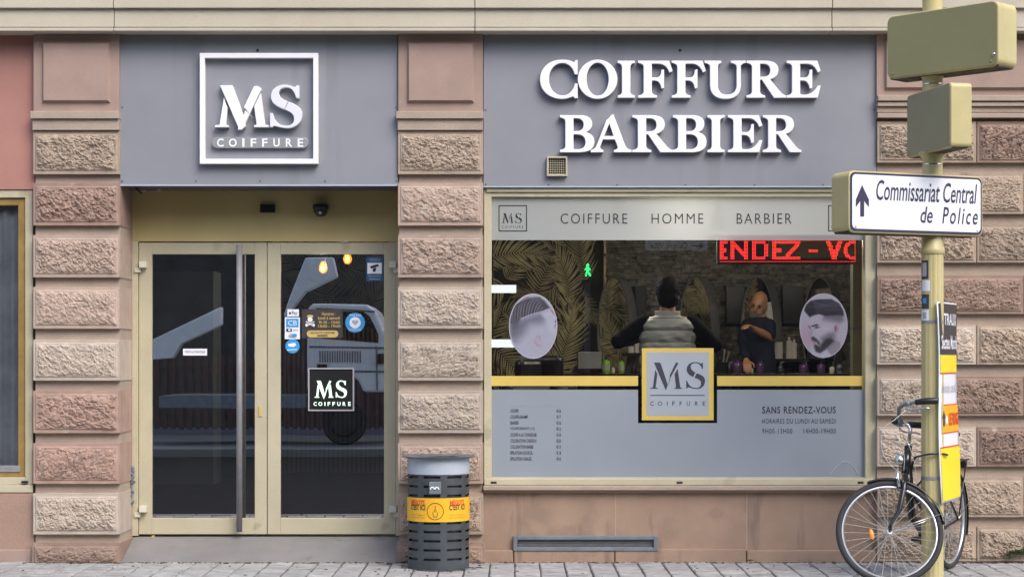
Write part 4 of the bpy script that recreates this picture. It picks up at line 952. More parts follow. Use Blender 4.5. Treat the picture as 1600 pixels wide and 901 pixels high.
# LED display
ld = thing('led_display', 'red scrolling message display hanging inside the top right of the window', 'display', (W(1231,.22),.24,H(411,.22)))
yl = 0.20
b = MB(); pbox(b, 1120.5, 1340, 366, 412.5, yl+.004, yl+.06); obj('housing', b, M['black'], ld, bevel=0.003)
b = MB(); pbox(b, 1124, 1337, 372, 410, yl+.001, yl+.003); obj('board', b, M['ledboard'], ld)
pit = (1336-1125.5)/100; r0 = 375.2; vp = (408.6-375.2)/15
def dots(fn, m_, name):
    mb = MB()
    for c_ in range(101):
        for r_ in range(16):
            if fn(c_, r_): px, py = 1125.5+c_*pit, r0+r_*vp; mb.sheet(rect(px-.60, px+.60, py-.56, py+.56, yl), yl)
    return obj(name, mb, M[m_], ld)
def letter_on(ch, c, r, w):      # r 0..12
    if not (0 <= c < w and 0 <= r <= 12): return False
    if ch == 'E': return c < 3 or ((r < 2 or r > 10) and c < w) or (5 <= r <= 7 and c < max(w-3, 5))
    if ch == 'N': return c < 3 or c >= w-3 or abs((c-1)/(w-2)*12-r) < 2.0
    if ch == 'D': return c < 3 or (r < 2 or r > 10) and c < w-2 or (c >= w-3 and 1 < r < 11)
    if ch == 'Z': return r < 2 or r > 10 or abs((w-1-c)/(w-1)*12-r) < 2.0
    if ch == '-': return 6 <= r <= 7
    if ch == 'V': return abs(c-(1.2+r*(w/2-1.5)/12)) < 1.7 or abs(c-(w-2.2-r*(w/2-1.5)/12)) < 1.7
    if ch == 'O': return ((c-w/2+.5)/(w/2))**2+((r-6)/6.6)**2 < 1.02 and ((c-w/2+.5)/(w/2-2.8))**2+((r-6)/4.8)**2 > 1
msg = [('E',0,6),('N',8,13),('D',24,12),('E',39,10),('Z',48,12),('-',66,7),('V',79,12),('O',92,14)]
def lit(c, r): return 1 <= r <= 13 and any(letter_on(m_[0], c-m_[1], r-1, m_[2]) for m_ in msg)
dots(lit, 'led', 'message'); dots(lambda c, r: (r == 15 or (r == 0 and not lit(c, r)) or c == 100) and not lit(c, r), 'leddim', 'led_border')

# mirrors, dark panels
for k, (pxc, rot) in enumerate(((960,34),(1088,34),(1185,34),(1282,34))):
    c = at(pxc, 518, YB-.26); a = R(rot)
    lab = ['oval mirror partly hidden by the barber\'s left elbow','oval mirror just right of the barber\'s head','oval mirror behind the bald man','oval mirror behind the bearded portrait decal'][k]
    t = thing('oval_mirror', lab, 'mirror', c, 'oval mirrors on the slate wall')
    def mp(p, c=c, a=a): return (c.x+p.x*math.cos(a)+p.y*math.sin(a), c.y-p.x*math.sin(a)+p.y*math.cos(a), c.z+p.z)
    rx, rz = .165, .50
    g = MB(); g.add([(rx*math.cos(2*PI*q/48), -.012, rz*math.sin(2*PI*q/48)) for q in range(48)], [tuple(range(48))]); g.map(mp); obj('mirror_glass', g, M['mirror'], t)
    fr = MB(); vs = []
    for q in range(48):
        ca, sa = math.cos(2*PI*q/48), math.sin(2*PI*q/48)
        vs += [(rx*ca,-.016,rz*sa), ((rx+.012)*ca,-.02,(rz+.012)*sa), ((rx+.012)*ca,.13,(rz+.012)*sa), (rx*ca,.13,rz*sa)]
    fr.add(vs, [(4*q+i, 4*((q+1)%48)+i, 4*((q+1)%48)+(i+1)%4, 4*q+(i+1)%4) for q in range(48) for i in range(4)]); fr.map(mp); obj('frame', fr, M['mirrorframe'], t, smooth=False)
for a, bb, lab in ((992,1010,'narrow dark panel on the slate wall beside the barber\'s left shoulder'),(1135,1164,'dark panel on the slate wall left of the bald man'),(1223,1255,'dark panel on the slate wall left of the bearded portrait')):
    b = MB(); pbox(b, a, bb, 447, 506, YB-.13, YB-.03); tag(obj('wall_panel', b, M['leather'], bevel=0.004), lab, 'panel', 'dark panels between the mirrors')

# styling shelf with bottles and jars
ysh = 3.35
def hz(py): return H(py, ysh)
zs = hz(583)
b = MB(); b.box(W(880,ysh), XR-.02, ysh-.15, YB-.05, zs-.04, zs); 
st = thing('styling_shelf', 'long dark styling shelf under the mirrors on the slate wall', 'shelf', (1.6,3.7,ZF)); obj('top', b, M['leather'], st, bevel=0.004)
b = MB()
for q in (940, 1100, 1330): b.box(W(q,ysh)-.2, W(q,ysh)+.2, ysh+.05, YB-.06, ZF, zs-.04)
obj('cabinet', b, M['black'], st, bevel=0.004)
def bottle(px, wpx, hpx, m_, lab, cap='black', pump=True, y=None, grp='bottles on the styling shelf'):
    y = y or ysh; sc_ = (CD+y)/F; r = wpx*sc_/2; h = hpx*sc_; c = Vector((W(px,y), y, zs))
    t = thing('bottle', lab, 'bottle', c, grp)
    b = MB(); b.lathe([(.0001,0.0),(r*.95,0),(r,r*.1),(r,h*.72),(r*.75,h*.84),(r*.3,h*.88),(r*.3,h*.92)], c, 20); obj('body', b, M[m_], t, smooth=True)
    b = MB(); b.lathe([(r*.36,h*.9),(r*.36,h*1.0),(.0001,h*1.0)], c, 14)
    if pump: b.tube([c+Vector((0,0,h)), c+Vector((0,0,h*1.14)), c+Vector((r*.5,-.0,h*1.16)), c+Vector((r*1.1,-.0,h*1.12))], r*.16, 8)
    if wpx > 9: b2 = MB(); b2.lathe([(r*1.01,h*.22),(r*1.01,h*.56)], c, 12, a0=PI*1.15, a1=PI*1.8); obj('label', b2, M['darkink' if m_ != 'greenliq' else 'greyprint'], t, smooth=True)
    obj('pump' if pump else 'cap', b, M[cap], t, smooth=True)
bottle(947, 14, 24, 'greenliq', 'larger lime green pump bottle on the shelf, left one of the two')
bottle(971, 10, 22, 'greenliq', 'slimmer lime green pump bottle on the shelf nearest the barber')
bottle(1152, 16, 21, 'purple', 'purple bottle on the shelf left of the bald man')
bottle(1188, 12, 20, 'purple', 'purple bottle on the shelf just below the bald man')
bottle(1256, 15, 17, 'purple', 'purple bottle on the shelf under the left edge of the bearded portrait')
bottle(1283, 13, 17, 'purple', 'purple bottle on the shelf under the bearded portrait')
bottle(1174, 6, 9, 'ceramic', 'tiny clear white bottle on the shelf edge under the bald man', 'ceramic', False)
bottle(1140, 9, 15, 'leather', 'small black bottle on the shelf at the far left of the purple ones', 'steel')
bottle(1168, 8, 13, 'leather', 'small black bottle on the shelf between the two left purple ones', 'ceramic', False)
bottle(1220, 10, 15, 'leather', 'squat black bottle on the shelf under the white jars', 'steel')
bottle(1300, 8, 12, 'ceramic', 'small white bottle on the shelf right of the purple ones', 'black', False)
bottle(1312, 10, 16, 'galv', 'grey spray bottle on the shelf near the right window edge')
bottle(958, 6, 10, 'ceramic', 'tiny white bottle on the shelf between the two green ones', 'ceramic', False)
bottle(990, 9, 13, 'leather', 'small black bottle on the shelf beside the logo plaque')
tb_ = thing('tool_stand', 'dark stand of brushes and clippers on the shelf right of the logo plaque', 'tool stand', (W(1128,ysh),ysh,zs))
b = MB(); b.lathe([(.0001,0),(.05,0),(.055,.10),(.05,.10),(.045,.01)], (W(1128,ysh),ysh,zs), 16); obj('cup', b, M['leather'], tb_)
for q in range(5):
    a = q*1.25; c0 = Vector((W(1128,ysh)+.02*math.cos(a), ysh+.02*math.sin(a), zs+.03)); c1 = c0+Vector((.045*math.cos(a), .03*math.sin(a), .17+.015*(q%3)))
    obj('brush', MB().tube([c0, c0.lerp(c1,.7), c1], [.006,.007,.014], 8), M['black' if q % 2 else 'steel'], tb_)
yb_ = 3.75; scb = (CD+yb_)/F
rz_ = H(560,yb_)
b = MB(); b.box(W(1190,yb_), W(1262,yb_), yb_-.1, YB-.06, rz_-.03, rz_); b.box(W(972,yb_), W(1003,yb_), yb_-.1, YB-.06, H(551,yb_)-.03, H(551,yb_))
tag(obj('wall_ledge', b, M['leather']), 'short dark ledges on the slate wall carrying white containers', 'ledge')
def jar(px0, px1, py0, lab, base=None, tall=False):
    zb2 = rz_ if base is None else H(base,yb_); w_ = (px1-px0)*scb/2; c = Vector((W((px0+px1)/2,yb_), yb_, zb2)); h = H(py0,yb_)-zb2
    t = thing('jar' if not tall else 'bottle', lab, 'jar' if not tall else 'bottle', c, 'white containers on the slate wall')
    b = MB(); b.lathe([(.0001,0),(w_,0),(w_,h*.78),(w_*(.6 if tall else 1),h*.84),(w_*(.35 if tall else 1),h*.86)], c, 20); obj('body', b, M['ceramic'], t, smooth=False)
    b = MB(); b.lathe([(w_*(.4 if tall else 1.03),h*.865),(w_*(.4 if tall else 1.03),h),(.0001,h)], c, 20); obj('lid', b, M['ceramic'], t)
jar(1202,1215.5,546,'short white jar lowest and leftmost on the ledge beside the bald man'); jar(1209,1223,534,'white round container standing behind the short jar by the bald man', None)
jar(1228,1238,526,'tall white bottle on the ledge beside the bald man, left of its twin',None,True); jar(1236.5,1245,530,'slightly shorter tall white bottle nearest the bearded portrait',None,True)
jar(981,991,541,'low white container beside the barber\'s left elbow',551); jar(991.5,999,535,'taller white container beside the barber\'s left elbow',551)
b = MB(); pbox(b, 903, 940, 549, 576, 3.0, 3.2); tag(obj('grey_box', b, M['ceramic'] if False else M['truckgrey'], bevel=0.006), 'flat grey green box standing behind the barber chair', 'box')
b = MB(); pbox(b, 811, 826, 556, 640, 2.9, 3.0); tag(obj('post', b, M['galv'], bevel=0.004), 'pale grey post standing in the salon below the left portrait', 'post')

def barber_chair(px, py_top, y, lab, rz):
    c = Vector((W(px,y), y, ZF)); t = thing('barber_chair', lab, 'chair', c, 'barber chairs')
    zt = H(py_top, y)-ZF; rm_ = Matrix.Rotation(rz, 3, 'Z')
    mp = lambda p: c+rm_ @ Vector(p)
    def bx(name, x0,x1,y0,y1,z0,z1, m_, bv=.03):
        b = MB(); b.box(x0,x1,y0,y1,z0,z1); b.map(mp); obj(name, b, M[m_], t, bevel=bv, seg=3)
    bx('seat', -.28,.28,-.28,.26,.52,.66,'leather',.05); bx('backrest', -.26,.26,.24,.36,.62,1.12,'leather',.05); bx('headrest', -.13,.13,.26,.36,zt-.2,zt,'leather',.04)
    bx('armrest', -.36,-.28,-.25,.28,.78,.84,'leather',.02); bx('armrest', .28,.36,-.25,.28,.78,.84,'leather',.02)
    bx('headrest_bar', -.02,.02,.30,.32,1.1,zt-.18,'chrome',.005); bx('footrest', -.2,.2,-.58,-.4,.2,.24,'chrome',.01)
    b = MB(); b.lathe([(.0001,0),(.3,0),(.3,.03),(.07,.06),(.06,.53)], (0,0,0), 24); b.map(mp); obj('pedestal', b, M['chrome'], t, smooth=True)
barber_chair(886, 555, 2.4, 'black barber chair whose headrest rises right of the left oval portrait', 2.6)
barber_chair(786, 561, 2.2, 'black barber chair at the left edge of the shop window', -2.4)

# ------------------------------------------------------------------ people
def fuse(mb, voxel, sm=3):
    me = bpy.data.meshes.new('tmp'); me.from_pydata(mb.v, [], mb.f); me.update()
    bm = bmesh.new(); bm.from_mesh(me); bmesh.ops.recalc_face_normals(bm, faces=bm.faces); bm.to_mesh(me); bm.free()
    ob = bpy.data.objects.new('tmp', me); C.objects.link(ob)
    r_ = ob.modifiers.new('r', 'REMESH'); r_.mode = 'VOXEL'; r_.voxel_size = voxel
    s_ = ob.modifiers.new('s', 'SMOOTH'); s_.iterations = sm; s_.factor = .5
    dg = bpy.context.evaluated_depsgraph_get(); m2 = bpy.data.meshes.new_from_object(ob.evaluated_get(dg))
    out = MB(); out.add([v_.co[:] for v_ in m2.vertices], [tuple(p.vertices) for p in m2.polygons])
    bpy.data.objects.remove(ob); bpy.data.meshes.remove(m2); return out
def limb(mb, pts, rs, n=14): mb.tube(pts, rs, n); [mb.ell(p, r_, r_, r_, 12, 8) for p, r_ in zip(pts, rs)]
def hand(mb, wrist, d, up, side, s=1.0, curl=.6):
    """palm, four bent fingers of different lengths and a thumb from the side of the palm"""
    d, up = Vector(d).normalized(), Vector(up); up = (up-d*up.dot(d)).normalized(); rt = d.cross(up)*side
    w = Vector(wrist); pc = w+d*.045*s
    mb.loft([(w, rt*.024*s, up*.016*s), (w+d*.03*s, rt*.036*s, up*.016*s), (w+d*.085*s, rt*.042*s, up*.013*s)], 12)
    for k, L in enumerate((.066,.078,.072,.056)):
        b0 = w+d*.078*s+rt*(-.03+.02*k)*s; dd = d.copy(); P = [b0]
        for q in range(3):
            dd = (dd-up*curl*(.5+.25*q)).normalized(); P.append(P[-1]+dd*L*s*(.44,.32,.24)[q])
        mb.tube(P, [.0095*s,.009*s,.008*s,.007*s], 8); [mb.ell(p, .0085*s,.0085*s,.0085*s, 8, 6) for p in P]
    b0 = w+d*.03*s-rt*.028*s; P = [b0, b0+(d*.5-rt*.8-up*.2).normalized()*.035*s, b0+(d*.5-rt*.8-up*.2).normalized()*.035*s+(d*.9-rt*.2-up*.5).normalized()*.03*s]
    mb.tube(P, [.011*s,.010*s,.008*s], 8); [mb.ell(p, .0095*s,.0095*s,.0095*s, 8, 6) for p in P]

# barber seen from behind
yb0 = 1.0; S = (CD+yb0)/F
hd = at(1043, 459, yb0); zsh = H(497, yb0)
p1 = thing('person', 'dark haired person in grey quilted vest and black sleeves, seen from behind', 'person', (hd.x, yb0, ZF))
X = hd.x
body = MB()
body.ell((X,yb0+.005,hd.z+.005), .078,.098,.118); body.ell((X,yb0+.03,hd.z-.06), .062,.075,.075)
for s in (-1,1): body.ell((X+s*.082,yb0+.01,hd.z-.025), .012,.022,.034)
body.ell((X,yb0+.108,hd.z-.03), .015,.02,.025)
limb(body, [(X,yb0-.01,hd.z-.07),(X,yb0-.01,zsh+.02)], [.058,.066])
T = [(zsh+.03,.09,.075),(zsh-.01,.16,.095),(zsh-.07,.195,.115),(zsh-.2,.194,.12),(zsh-.38,.188,.115),(zsh-.5,.178,.112),(zsh-.62,.18,.115)]
body.loft([((X,yb0,z_),(a,0,0),(0,b_,0)) for z_,a,b_ in T][::-1], 20)
sh_l, sh_r = Vector((X-.185,yb0,zsh-.045)), Vector((X+.185,yb0,zsh-.045))
el_l, el_r = at(966,533,yb0+.02), at(1117,538,yb0+.03)
ha_l = Vector((X-.12,yb0+.40,H(520,yb0)));  ha_r = Vector((X+.13,yb0+.42,H(523,yb0)))
for a, b_, c_, sd_ in ((sh_l,el_l,ha_l,1),(sh_r,el_r,ha_r,-1)):
    limb(body, [a, (a+b_)/2, b_, (b_+c_)/2, c_], [.056,.05,.043,.04,.028]); hand(body, c_, c_-b_, (0,0,1), sd_, 1.05, .7)
zh = zsh-.60
for s in (-1,1): limb(body, [(X+s*.09,yb0,zh),(X+s*.1,yb0+.01,(zh+ZF)/2+.05),(X+s*.11,yb0,ZF+.09),(X+s*.115,yb0+.12,ZF+.04)], [.09,.062,.045,.04])
obj('body', fuse(body, .009), M['skin'], p1, smooth=True)
hr = MB(); hr.ell((X,yb0-.004,hd.z+.024), .096,.114,.118); hr.ell((X,yb0-.035,hd.z-.035), .085,.085,.088); hr.ell((X+.0,yb0+.02,hd.z+.06), .094,.098,.072)
hm = fuse(hr, .008, 4); hm.map(lambda p: p+Vector((noise.noise(p*30),noise.noise(p*30+Vector((3,1,2))),noise.noise(p*30+Vector((9,4,7)))))*.006)
obj('hair', hm, M['hair'], p1, smooth=True)
vs = MB(); rings = []
for k in range(111):
    t = k/110; z_ = zsh+.055-t*.62
    zz = [q[0] for q in T]
    a = np.interp(-z_, [-q[0] for q in T], [q[1] for q in T]); b_ = np.interp(-z_, [-q[0] for q in T], [q[2] for q in T])
    seam = abs(math.sin(PI*(z_-zsh+.005)/.092)); puff = .022*seam**.45-.006
    if z_ > zsh+.012: a, b_, puff = .082, .076, .004
    rings.append(((X,yb0,z_),(a+.014+puff,0,0),(0,b_+.016+puff,0)))
vs.loft(rings[::-1], 96)
def fold(p):
    if p.z > zsh: return p
    w_ = min(1, (zsh-p.z)/.12); u_ = (p.x*0.9+p.z*1.1)
    d_ = 0.012*noise.noise(Vector((p.x*12, p.z*26, 2)))+0.011*w_*math.sin(u_*62+3*noise.noise(Vector((p.x*6, p.z*6, 4))))*max(0, noise.noise(Vector((p.x*5+3, p.z*7, 1)))+.35)
    return p+Vector((0,-1,0))*d_
vs.map(fold)
obj('vest', vs, M['vest'], p1, smooth=True)
jr = MB()
for a, b_, c_ in ((sh_l,el_l,ha_l),(sh_r,el_r,ha_r)):
    d_ = (c_-b_).normalized(); limb(jr, [a, (a+b_)/2, b_, (b_+c_)/2, c_-d_*.03], [.074,.068,.06,.056,.044])
obj('jumper', fuse(jr, .010, 4), M['jersey'], p1, smooth=True)
tz = MB(); tz.loft([((X,yb0,zh-.16),(.18,0,0),(0,.13,0)),((X,yb0,zh+.02),(.195,0,0),(0,.135,0)),((X,yb0,zh+.12),(.18,0,0),(0,.125,0))], 20)
for s in (-1,1): limb(tz, [(X+s*.09,yb0,zh),(X+s*.1,yb0+.01,(zh+ZF)/2+.05),(X+s*.11,yb0,ZF+.1)], [.11,.082,.068])
obj('trousers', fuse(tz, .012, 3), M['trouser'], p1, smooth=True)

# bald man by the mirror, three-quarter view, looking down at his hands
y2 = 3.62
hc = at(1185, 477, y2); X = hc.x
p2 = thing('person', 'bald bearded person in a navy shirt looking down before an oval mirror', 'person', (X, y2, ZF))
yaw = R(-52); Rz = Matrix.Rotation(yaw, 3, 'Z'); Rt = Matrix.Rotation(R(-22), 3, 'Z') @ Matrix.Rotation(R(14), 3, 'X') @ Matrix.Rotation(R(14), 3, 'Y')
hp_ = lambda p: hc+Rt @ Vector(p)           # local: -y is forward
bp_ = lambda p: Vector((X,y2,0))+Rz @ Vector((p[0],p[1],0))+Vector((0,0,p[2]))
zs2 = H(500, y2)
body = MB(); head = MB()
head.ell((0,.015,.02), .077,.098,.112); head.ell((0,-.02,-.055), .058,.07,.07); head.ell((0,-.098,-.02), .014,.022,.024); head.ell((0,-.088,.01), .011,.015,.035)
for s in (-1,1): head.ell((s*.079,.01,-.012), .01,.02,.032); head.ell((s*.03,-.083,.028), .026,.012,.009)
head.map(lambda p: hp_(p)); body.join(head)
limb(body, [hp_((0,.03,-.08)), bp_((0,.03,zs2+.02))], [.055,.062])
T2 = [(zs2+.03,.075,.065),(zs2-.015,.125,.085),(zs2-.08,.145,.10),(zs2-.22,.15,.11),(zs2-.4,.17,.12),(zs2-.55,.17,.12),(zs2-.66,.18,.12)]
body.loft([(bp_((0,0,z_)), Rz @ Vector((a,0,0)), Rz @ Vector((0,b_,0))) for z_,a,b_ in T2][::-1], 18)
hL = at(1166, 562, y2-.22); hR = at(1177, 513, y2-.30)
sL, sR = bp_((-.135,0,zs2-.05)), bp_((.135,0,zs2-.05))
eL, eR = at(1161, 534, y2+.02), at(1203, 527, y2-.12)
for a, b_, c_, sd_ in ((sL,eL,hL,1),(sR,eR,hR,-1)):
    limb(body, [a, (a+b_)/2, b_, (b_+c_)/2, c_], [.052,.046,.041,.038,.027]); hand(body, c_, c_-b_, (0,0,1), sd_, 1.05, .9)
zh = zs2-.64
for s in (-1,1): limb(body, [bp_((s*.09,0,zh)), bp_((s*.1,-.02,(zh+ZF)/2+.05)), bp_((s*.11,0,ZF+.09)), bp_((s*.115,-.12,ZF+.04))], [.09,.062,.045,.04])
obj('body', fuse(body, .008), M['skin2'], p2, smooth=True)
be = MB(); be.ell((0,-.035,-.082), .06,.068,.058); be.ell((0,-.092,-.055), .03,.016,.012)
for s in (-1,1): be.ell((s*.052,-.015,-.045), .02,.045,.045)
be.map(lambda p: hp_(p)); obj('beard', fuse(be, .007, 2), M['beard'], p2, smooth=True)
ey = MB()
for s in (-1,1): ey.ell((s*.031,-.089,.008), .011,.006,.005)
ey.map(lambda p: hp_(p)); obj('eye', ey, M['hair'], p2, smooth=True)
ew = MB()
for s in (-1,1): ew.ell((s*.032,-.093,.032), .020,.006,.0035)
ew.map(lambda p: hp_(p)); obj('eyebrow', ew, M['beard'], p2, smooth=True)
ts = MB(); ts.loft([(bp_((0,0,z_)), Rz @ Vector((a+.014,0,0)), Rz @ Vector((0,b_+.014,0))) for z_,a,b_ in T2][::-1], 18)
limb(ts, [sR, sR.lerp(eR,.75)], [.066,.06]); limb(ts, [sL, sL.lerp(eL,.6), eL, eL.lerp(hL,.9)], [.066,.058,.052,.042])
obj('t_shirt', fuse(ts, .010, 3), M['navycloth'], p2, smooth=True)
tz = MB(); tz.loft([(bp_((0,0,z_)), Rz @ Vector((a,0,0)), Rz @ Vector((0,b_,0))) for z_,a,b_ in ((zh-.16,.18,.13),(zh+.02,.19,.135),(zh+.1,.185,.13))], 18)
for s in (-1,1): limb(tz, [bp_((s*.09,0,zh)), bp_((s*.1,-.02,(zh+ZF)/2+.05)), bp_((s*.11,0,ZF+.1))], [.11,.082,.068])
obj('trousers', fuse(tz, .012, 3), M['trouser'], p2, smooth=True)

# ------------------------------------------------------------------ plinth grille
pg = thing('floor_vent', 'long low blue grey vent grille with perforated mesh set in the plinth', 'vent', (W(915),.04,H(860)))
obj('frame', frame_mb(802, 1028, 837, 860, 0.026, 0.004, 0.06, tx=0.030), M['galv'], pg, bevel=0.003)
b = MB(); pbox(b, 806, 1024, 841, 856, 0.047, 0.0495); obj('backing', b, M['black'], pg)
b = MB(); x0, x1, z0, z1 = W(808), W(1022), H(855.2), H(842)
cell = 0.0135; r_i, r_o = .0050, .0072; j = 0; zc = z0+cell*.5
while zc < z1:
    xc = x0+(cell*.5 if j % 2 else cell)
    while xc < x1:
        vs = []
        for q in range(6): a = PI/6+q*PI/3; vs += [(xc+r_i*math.cos(a), .030, zc+r_i*math.sin(a)), (xc+r_o*math.cos(a), .030, zc+r_o*math.sin(a))]
        b.add(vs, [(2*q,2*q+1,2*((q+1)%6)+1,2*((q+1)%6)) for q in range(6)]); xc += cell
    zc += cell*.87; j += 1
obj('mesh', b, M['steel'], pg)

# ------------------------------------------------------------------ litter bin
yb1 = -0.34; bx_, by_ = W(685, yb1), yb1
bn = thing('litter_bin', 'charcoal slotted litter bin with amber band standing before the middle pier', 'bin', (bx_,by_,0))
def zz(py): return H(py, yb1)
RB = 0.217; BC = (bx_, by_, 0)
b = MB(); b.lathe([(.0001,.0),(.17,.0),(.17,.045),(.0001,.045)], BC, 40); obj('foot', b, M['black'], bn)
b = MB(); b.lathe([(.0001,.05),(RB-.022,.05),(RB-.022,zz(716)),(RB-.03,zz(716)),(RB-.03,.06)], BC, 40); obj('liner', b, mat('bin_liner', (0.11,0.115,0.12), 0.6, col2=(0.03,0.03,0.032), scale=9), bn, smooth=False)
slots = [742.5, 757, 771, 813, 826.5, 840.5, 854.5, 869]; hs = 1.9
edges = [738]+[e for s in slots for e in (s-hs, s+hs)]+[888]
b = MB(); n = 96
for k in range(len(edges)-1):
    zt_, zb2 = zz(edges[k]), zz(edges[k+1])
    if k % 2 == 0:
        b.lathe([(RB,zb2),(RB,zt_),(RB-.005,zt_),(RB-.005,zb2),(RB,zb2)], BC, n)
    else:
        for q in range(8):     # bridges between slots
            a0 = PI*2*q/8+R(11)+.02; b.lathe([(RB-.0002,zb2),(RB-.0002,zt_),(RB-.005,zt_),(RB-.005,zb2),(RB-.0002,zb2)], BC, 4, a0=a0-R(6.5), a1=a0+R(6.5))
obj('shell', b, M['bin'], bn)
b = MB(); b.lathe([(RB+.003,zz(738.5)),(RB+.003,zz(714)),(RB-.004,zz(714)),(RB-.004,zz(738.5)),(RB+.003,zz(738.5))], BC, 64); obj('collar', b, M['bincollar'], bn, smooth=False)
b = MB(); b.lathe([(.14,zz(713)),(.255,zz(711)),(.262,zz(711.5)),(.258,zz(713)),(.225,zz(714.5)),(.14,zz(714.5)),(.14,zz(713))], BC, 64); obj('rim', b, M['binrim'], bn, smooth=False)
b = MB(); b.lathe([(RB+.002,zz(811)),(RB+.005,zz(811)),(RB+.005,zz(774.5)),(RB+.002,zz(774.5))], BC, 96); bd = obj('band', b, M['orange'], bn, smooth=False)
def wrap(mb, r): 
    def f_(p):
        a = (p.x-bx_)/r; return (bx_+r*math.sin(a), by_-r*math.cos(a), p.z)
    return mb.map(f_)
RT = RB+.0062
def arcx(px): return 685+math.asin(max(-1,min(1,(px-685)/97.5*2)))*48.7
for off in (-1, 1, 3):
    t1 = fit_text('MÉGOTS', 685+off*34-14, 685+off*34+14, 775.8, 785.5, yb1, weight=.03); wrap(t1, RT)
    obj('lettering', t1, M['red'], bd)
    t1 = fit_text("C'EST ICI", 685+off*34-15, 685+off*34+15, 784.5, 793, yb1, weight=.022); wrap(t1, RT+.0008); obj('lettering', t1, M['charcoalprint'], bd)
    for q in range(2):
        t1 = fit_text('trions nos mégots ici' if q == 0 else 'pour une ville propre', 685+off*34-14, 685+off*34+14, 799.5+q*4, 802+q*4, yb1); wrap(t1, RT); obj('lettering', t1, M['ochrewood'], bd)
ic = MB(); N = 48
vs = []
for q in range(N):
    a = 2*PI*q/N
    for rr_ in (12.2, 13.2): vs.append((W(682+rr_*math.cos(a),yb1), yb1, H(794.5+rr_*math.sin(a),yb1)))
ic.add(vs, [(2*q,2*q+1,2*((q+1)%N)+1,2*((q+1)%N)) for q in range(N)])
def seg(mb, a, c, w_):
    L = math.hypot(c[0]-a[0], c[1]-a[1]); nx, nz = -(c[1]-a[1])/L*w_/2, (c[0]-a[0])/L*w_/2
    mb.sheet([(W(q[0],yb1),H(q[1],yb1)) for q in ((a[0]+nx,a[1]+nz),(c[0]+nx,c[1]+nz),(c[0]-nx,c[1]-nz),(a[0]-nx,a[1]-nz))], yb1)
for a, c in (((678,796),(679.5,803)),((679.5,803),(684.5,803)),((684.5,803),(686,796)),((682,786),(682,792)),((681,792),(680,796)),((683.2,792),(683.4,796))): seg(ic, a, c, 1.0)
wrap(ic, RT); obj('icon', ic, M['charcoalprint'], bd)
b = MB(); b.box(W(672.5,yb1), W(691,yb1), by_-RB-.012, by_-RB-.0, zz(768), zz(749)); pl_ = obj('badge', b, M['galv'], bn, bevel=0.004)
b = MB()
for cx_ in (677.6, 684.6):
    pts = [(W(cx_+3.0*math.cos(PI*q/10),yb1), by_-RB-.0145, H(759.5-3.2*math.sin(PI*q/10)+1.2,yb1)) for q in range(11)]; b.tube(pts, .0045, 6)
obj('emblem', b, M['white'], pl_)

# ------------------------------------------------------------------ sign post
PX, PY = 2.783, -1.25; RP = 0.0725
sp = thing('sign_post', 'cream yellow street sign post with three direction boxes standing on the pavement', 'sign post', (PX,PY,0))
b = MB(); vs = []
NF = 96
b.lathe([(RP,-.05),(RP,H(397,PY))], (PX,PY,0), NF)
b.map(lambda p: (PX+(p.x-PX)*(1-.045*max(0,math.cos(14*math.atan2(p.y-PY,p.x-PX)))**3), PY+(p.y-PY)*(1-.045*max(0,math.cos(14*math.atan2(p.y-PY,p.x-PX)))**3), p.z))

ps = obj('pole', b, M['poleyellow'], sp, smooth=True)
b = MB(); b.lathe([(RP+.004,H(397,PY)),(RP+.008,H(394,PY)),(RP+.008,H(389,PY)),(RP-.002,H(386,PY)),(RP-.004,H(366,PY))], (PX,PY,0), 32); obj('collar', b, M['poleyellow'], sp, smooth=True)
b = MB(); b.lathe([(.066,H(372,PY)),(.066,H(-60,PY))], (PX,PY,0), 32); obj('mast', b, M['poleyellow'], sp, smooth=True)
b = MB(); b.lathe([(.062,0),(.062,.5)], (PX,PY,H(-60,PY)-.002), 32); obj('mast', b, M['poleyellow'], sp, smooth=True)
for py in (120, 245):
    b = MB(); b.lathe([(.067,H(py+9,PY)),(.067,H(py+3,PY)),(.09,H(py-4,PY)),(.09,H(py-7,PY))], (PX,PY,0), 28); obj('flange', b, M['poleyellow'], sp, smooth=True)
    b = MB(); b.lathe([(.0685,H(py+13,PY)),(.0685,H(py+11.5,PY))], (PX,PY,0), 28); obj('band', b, M['chrome'], sp, smooth=True)
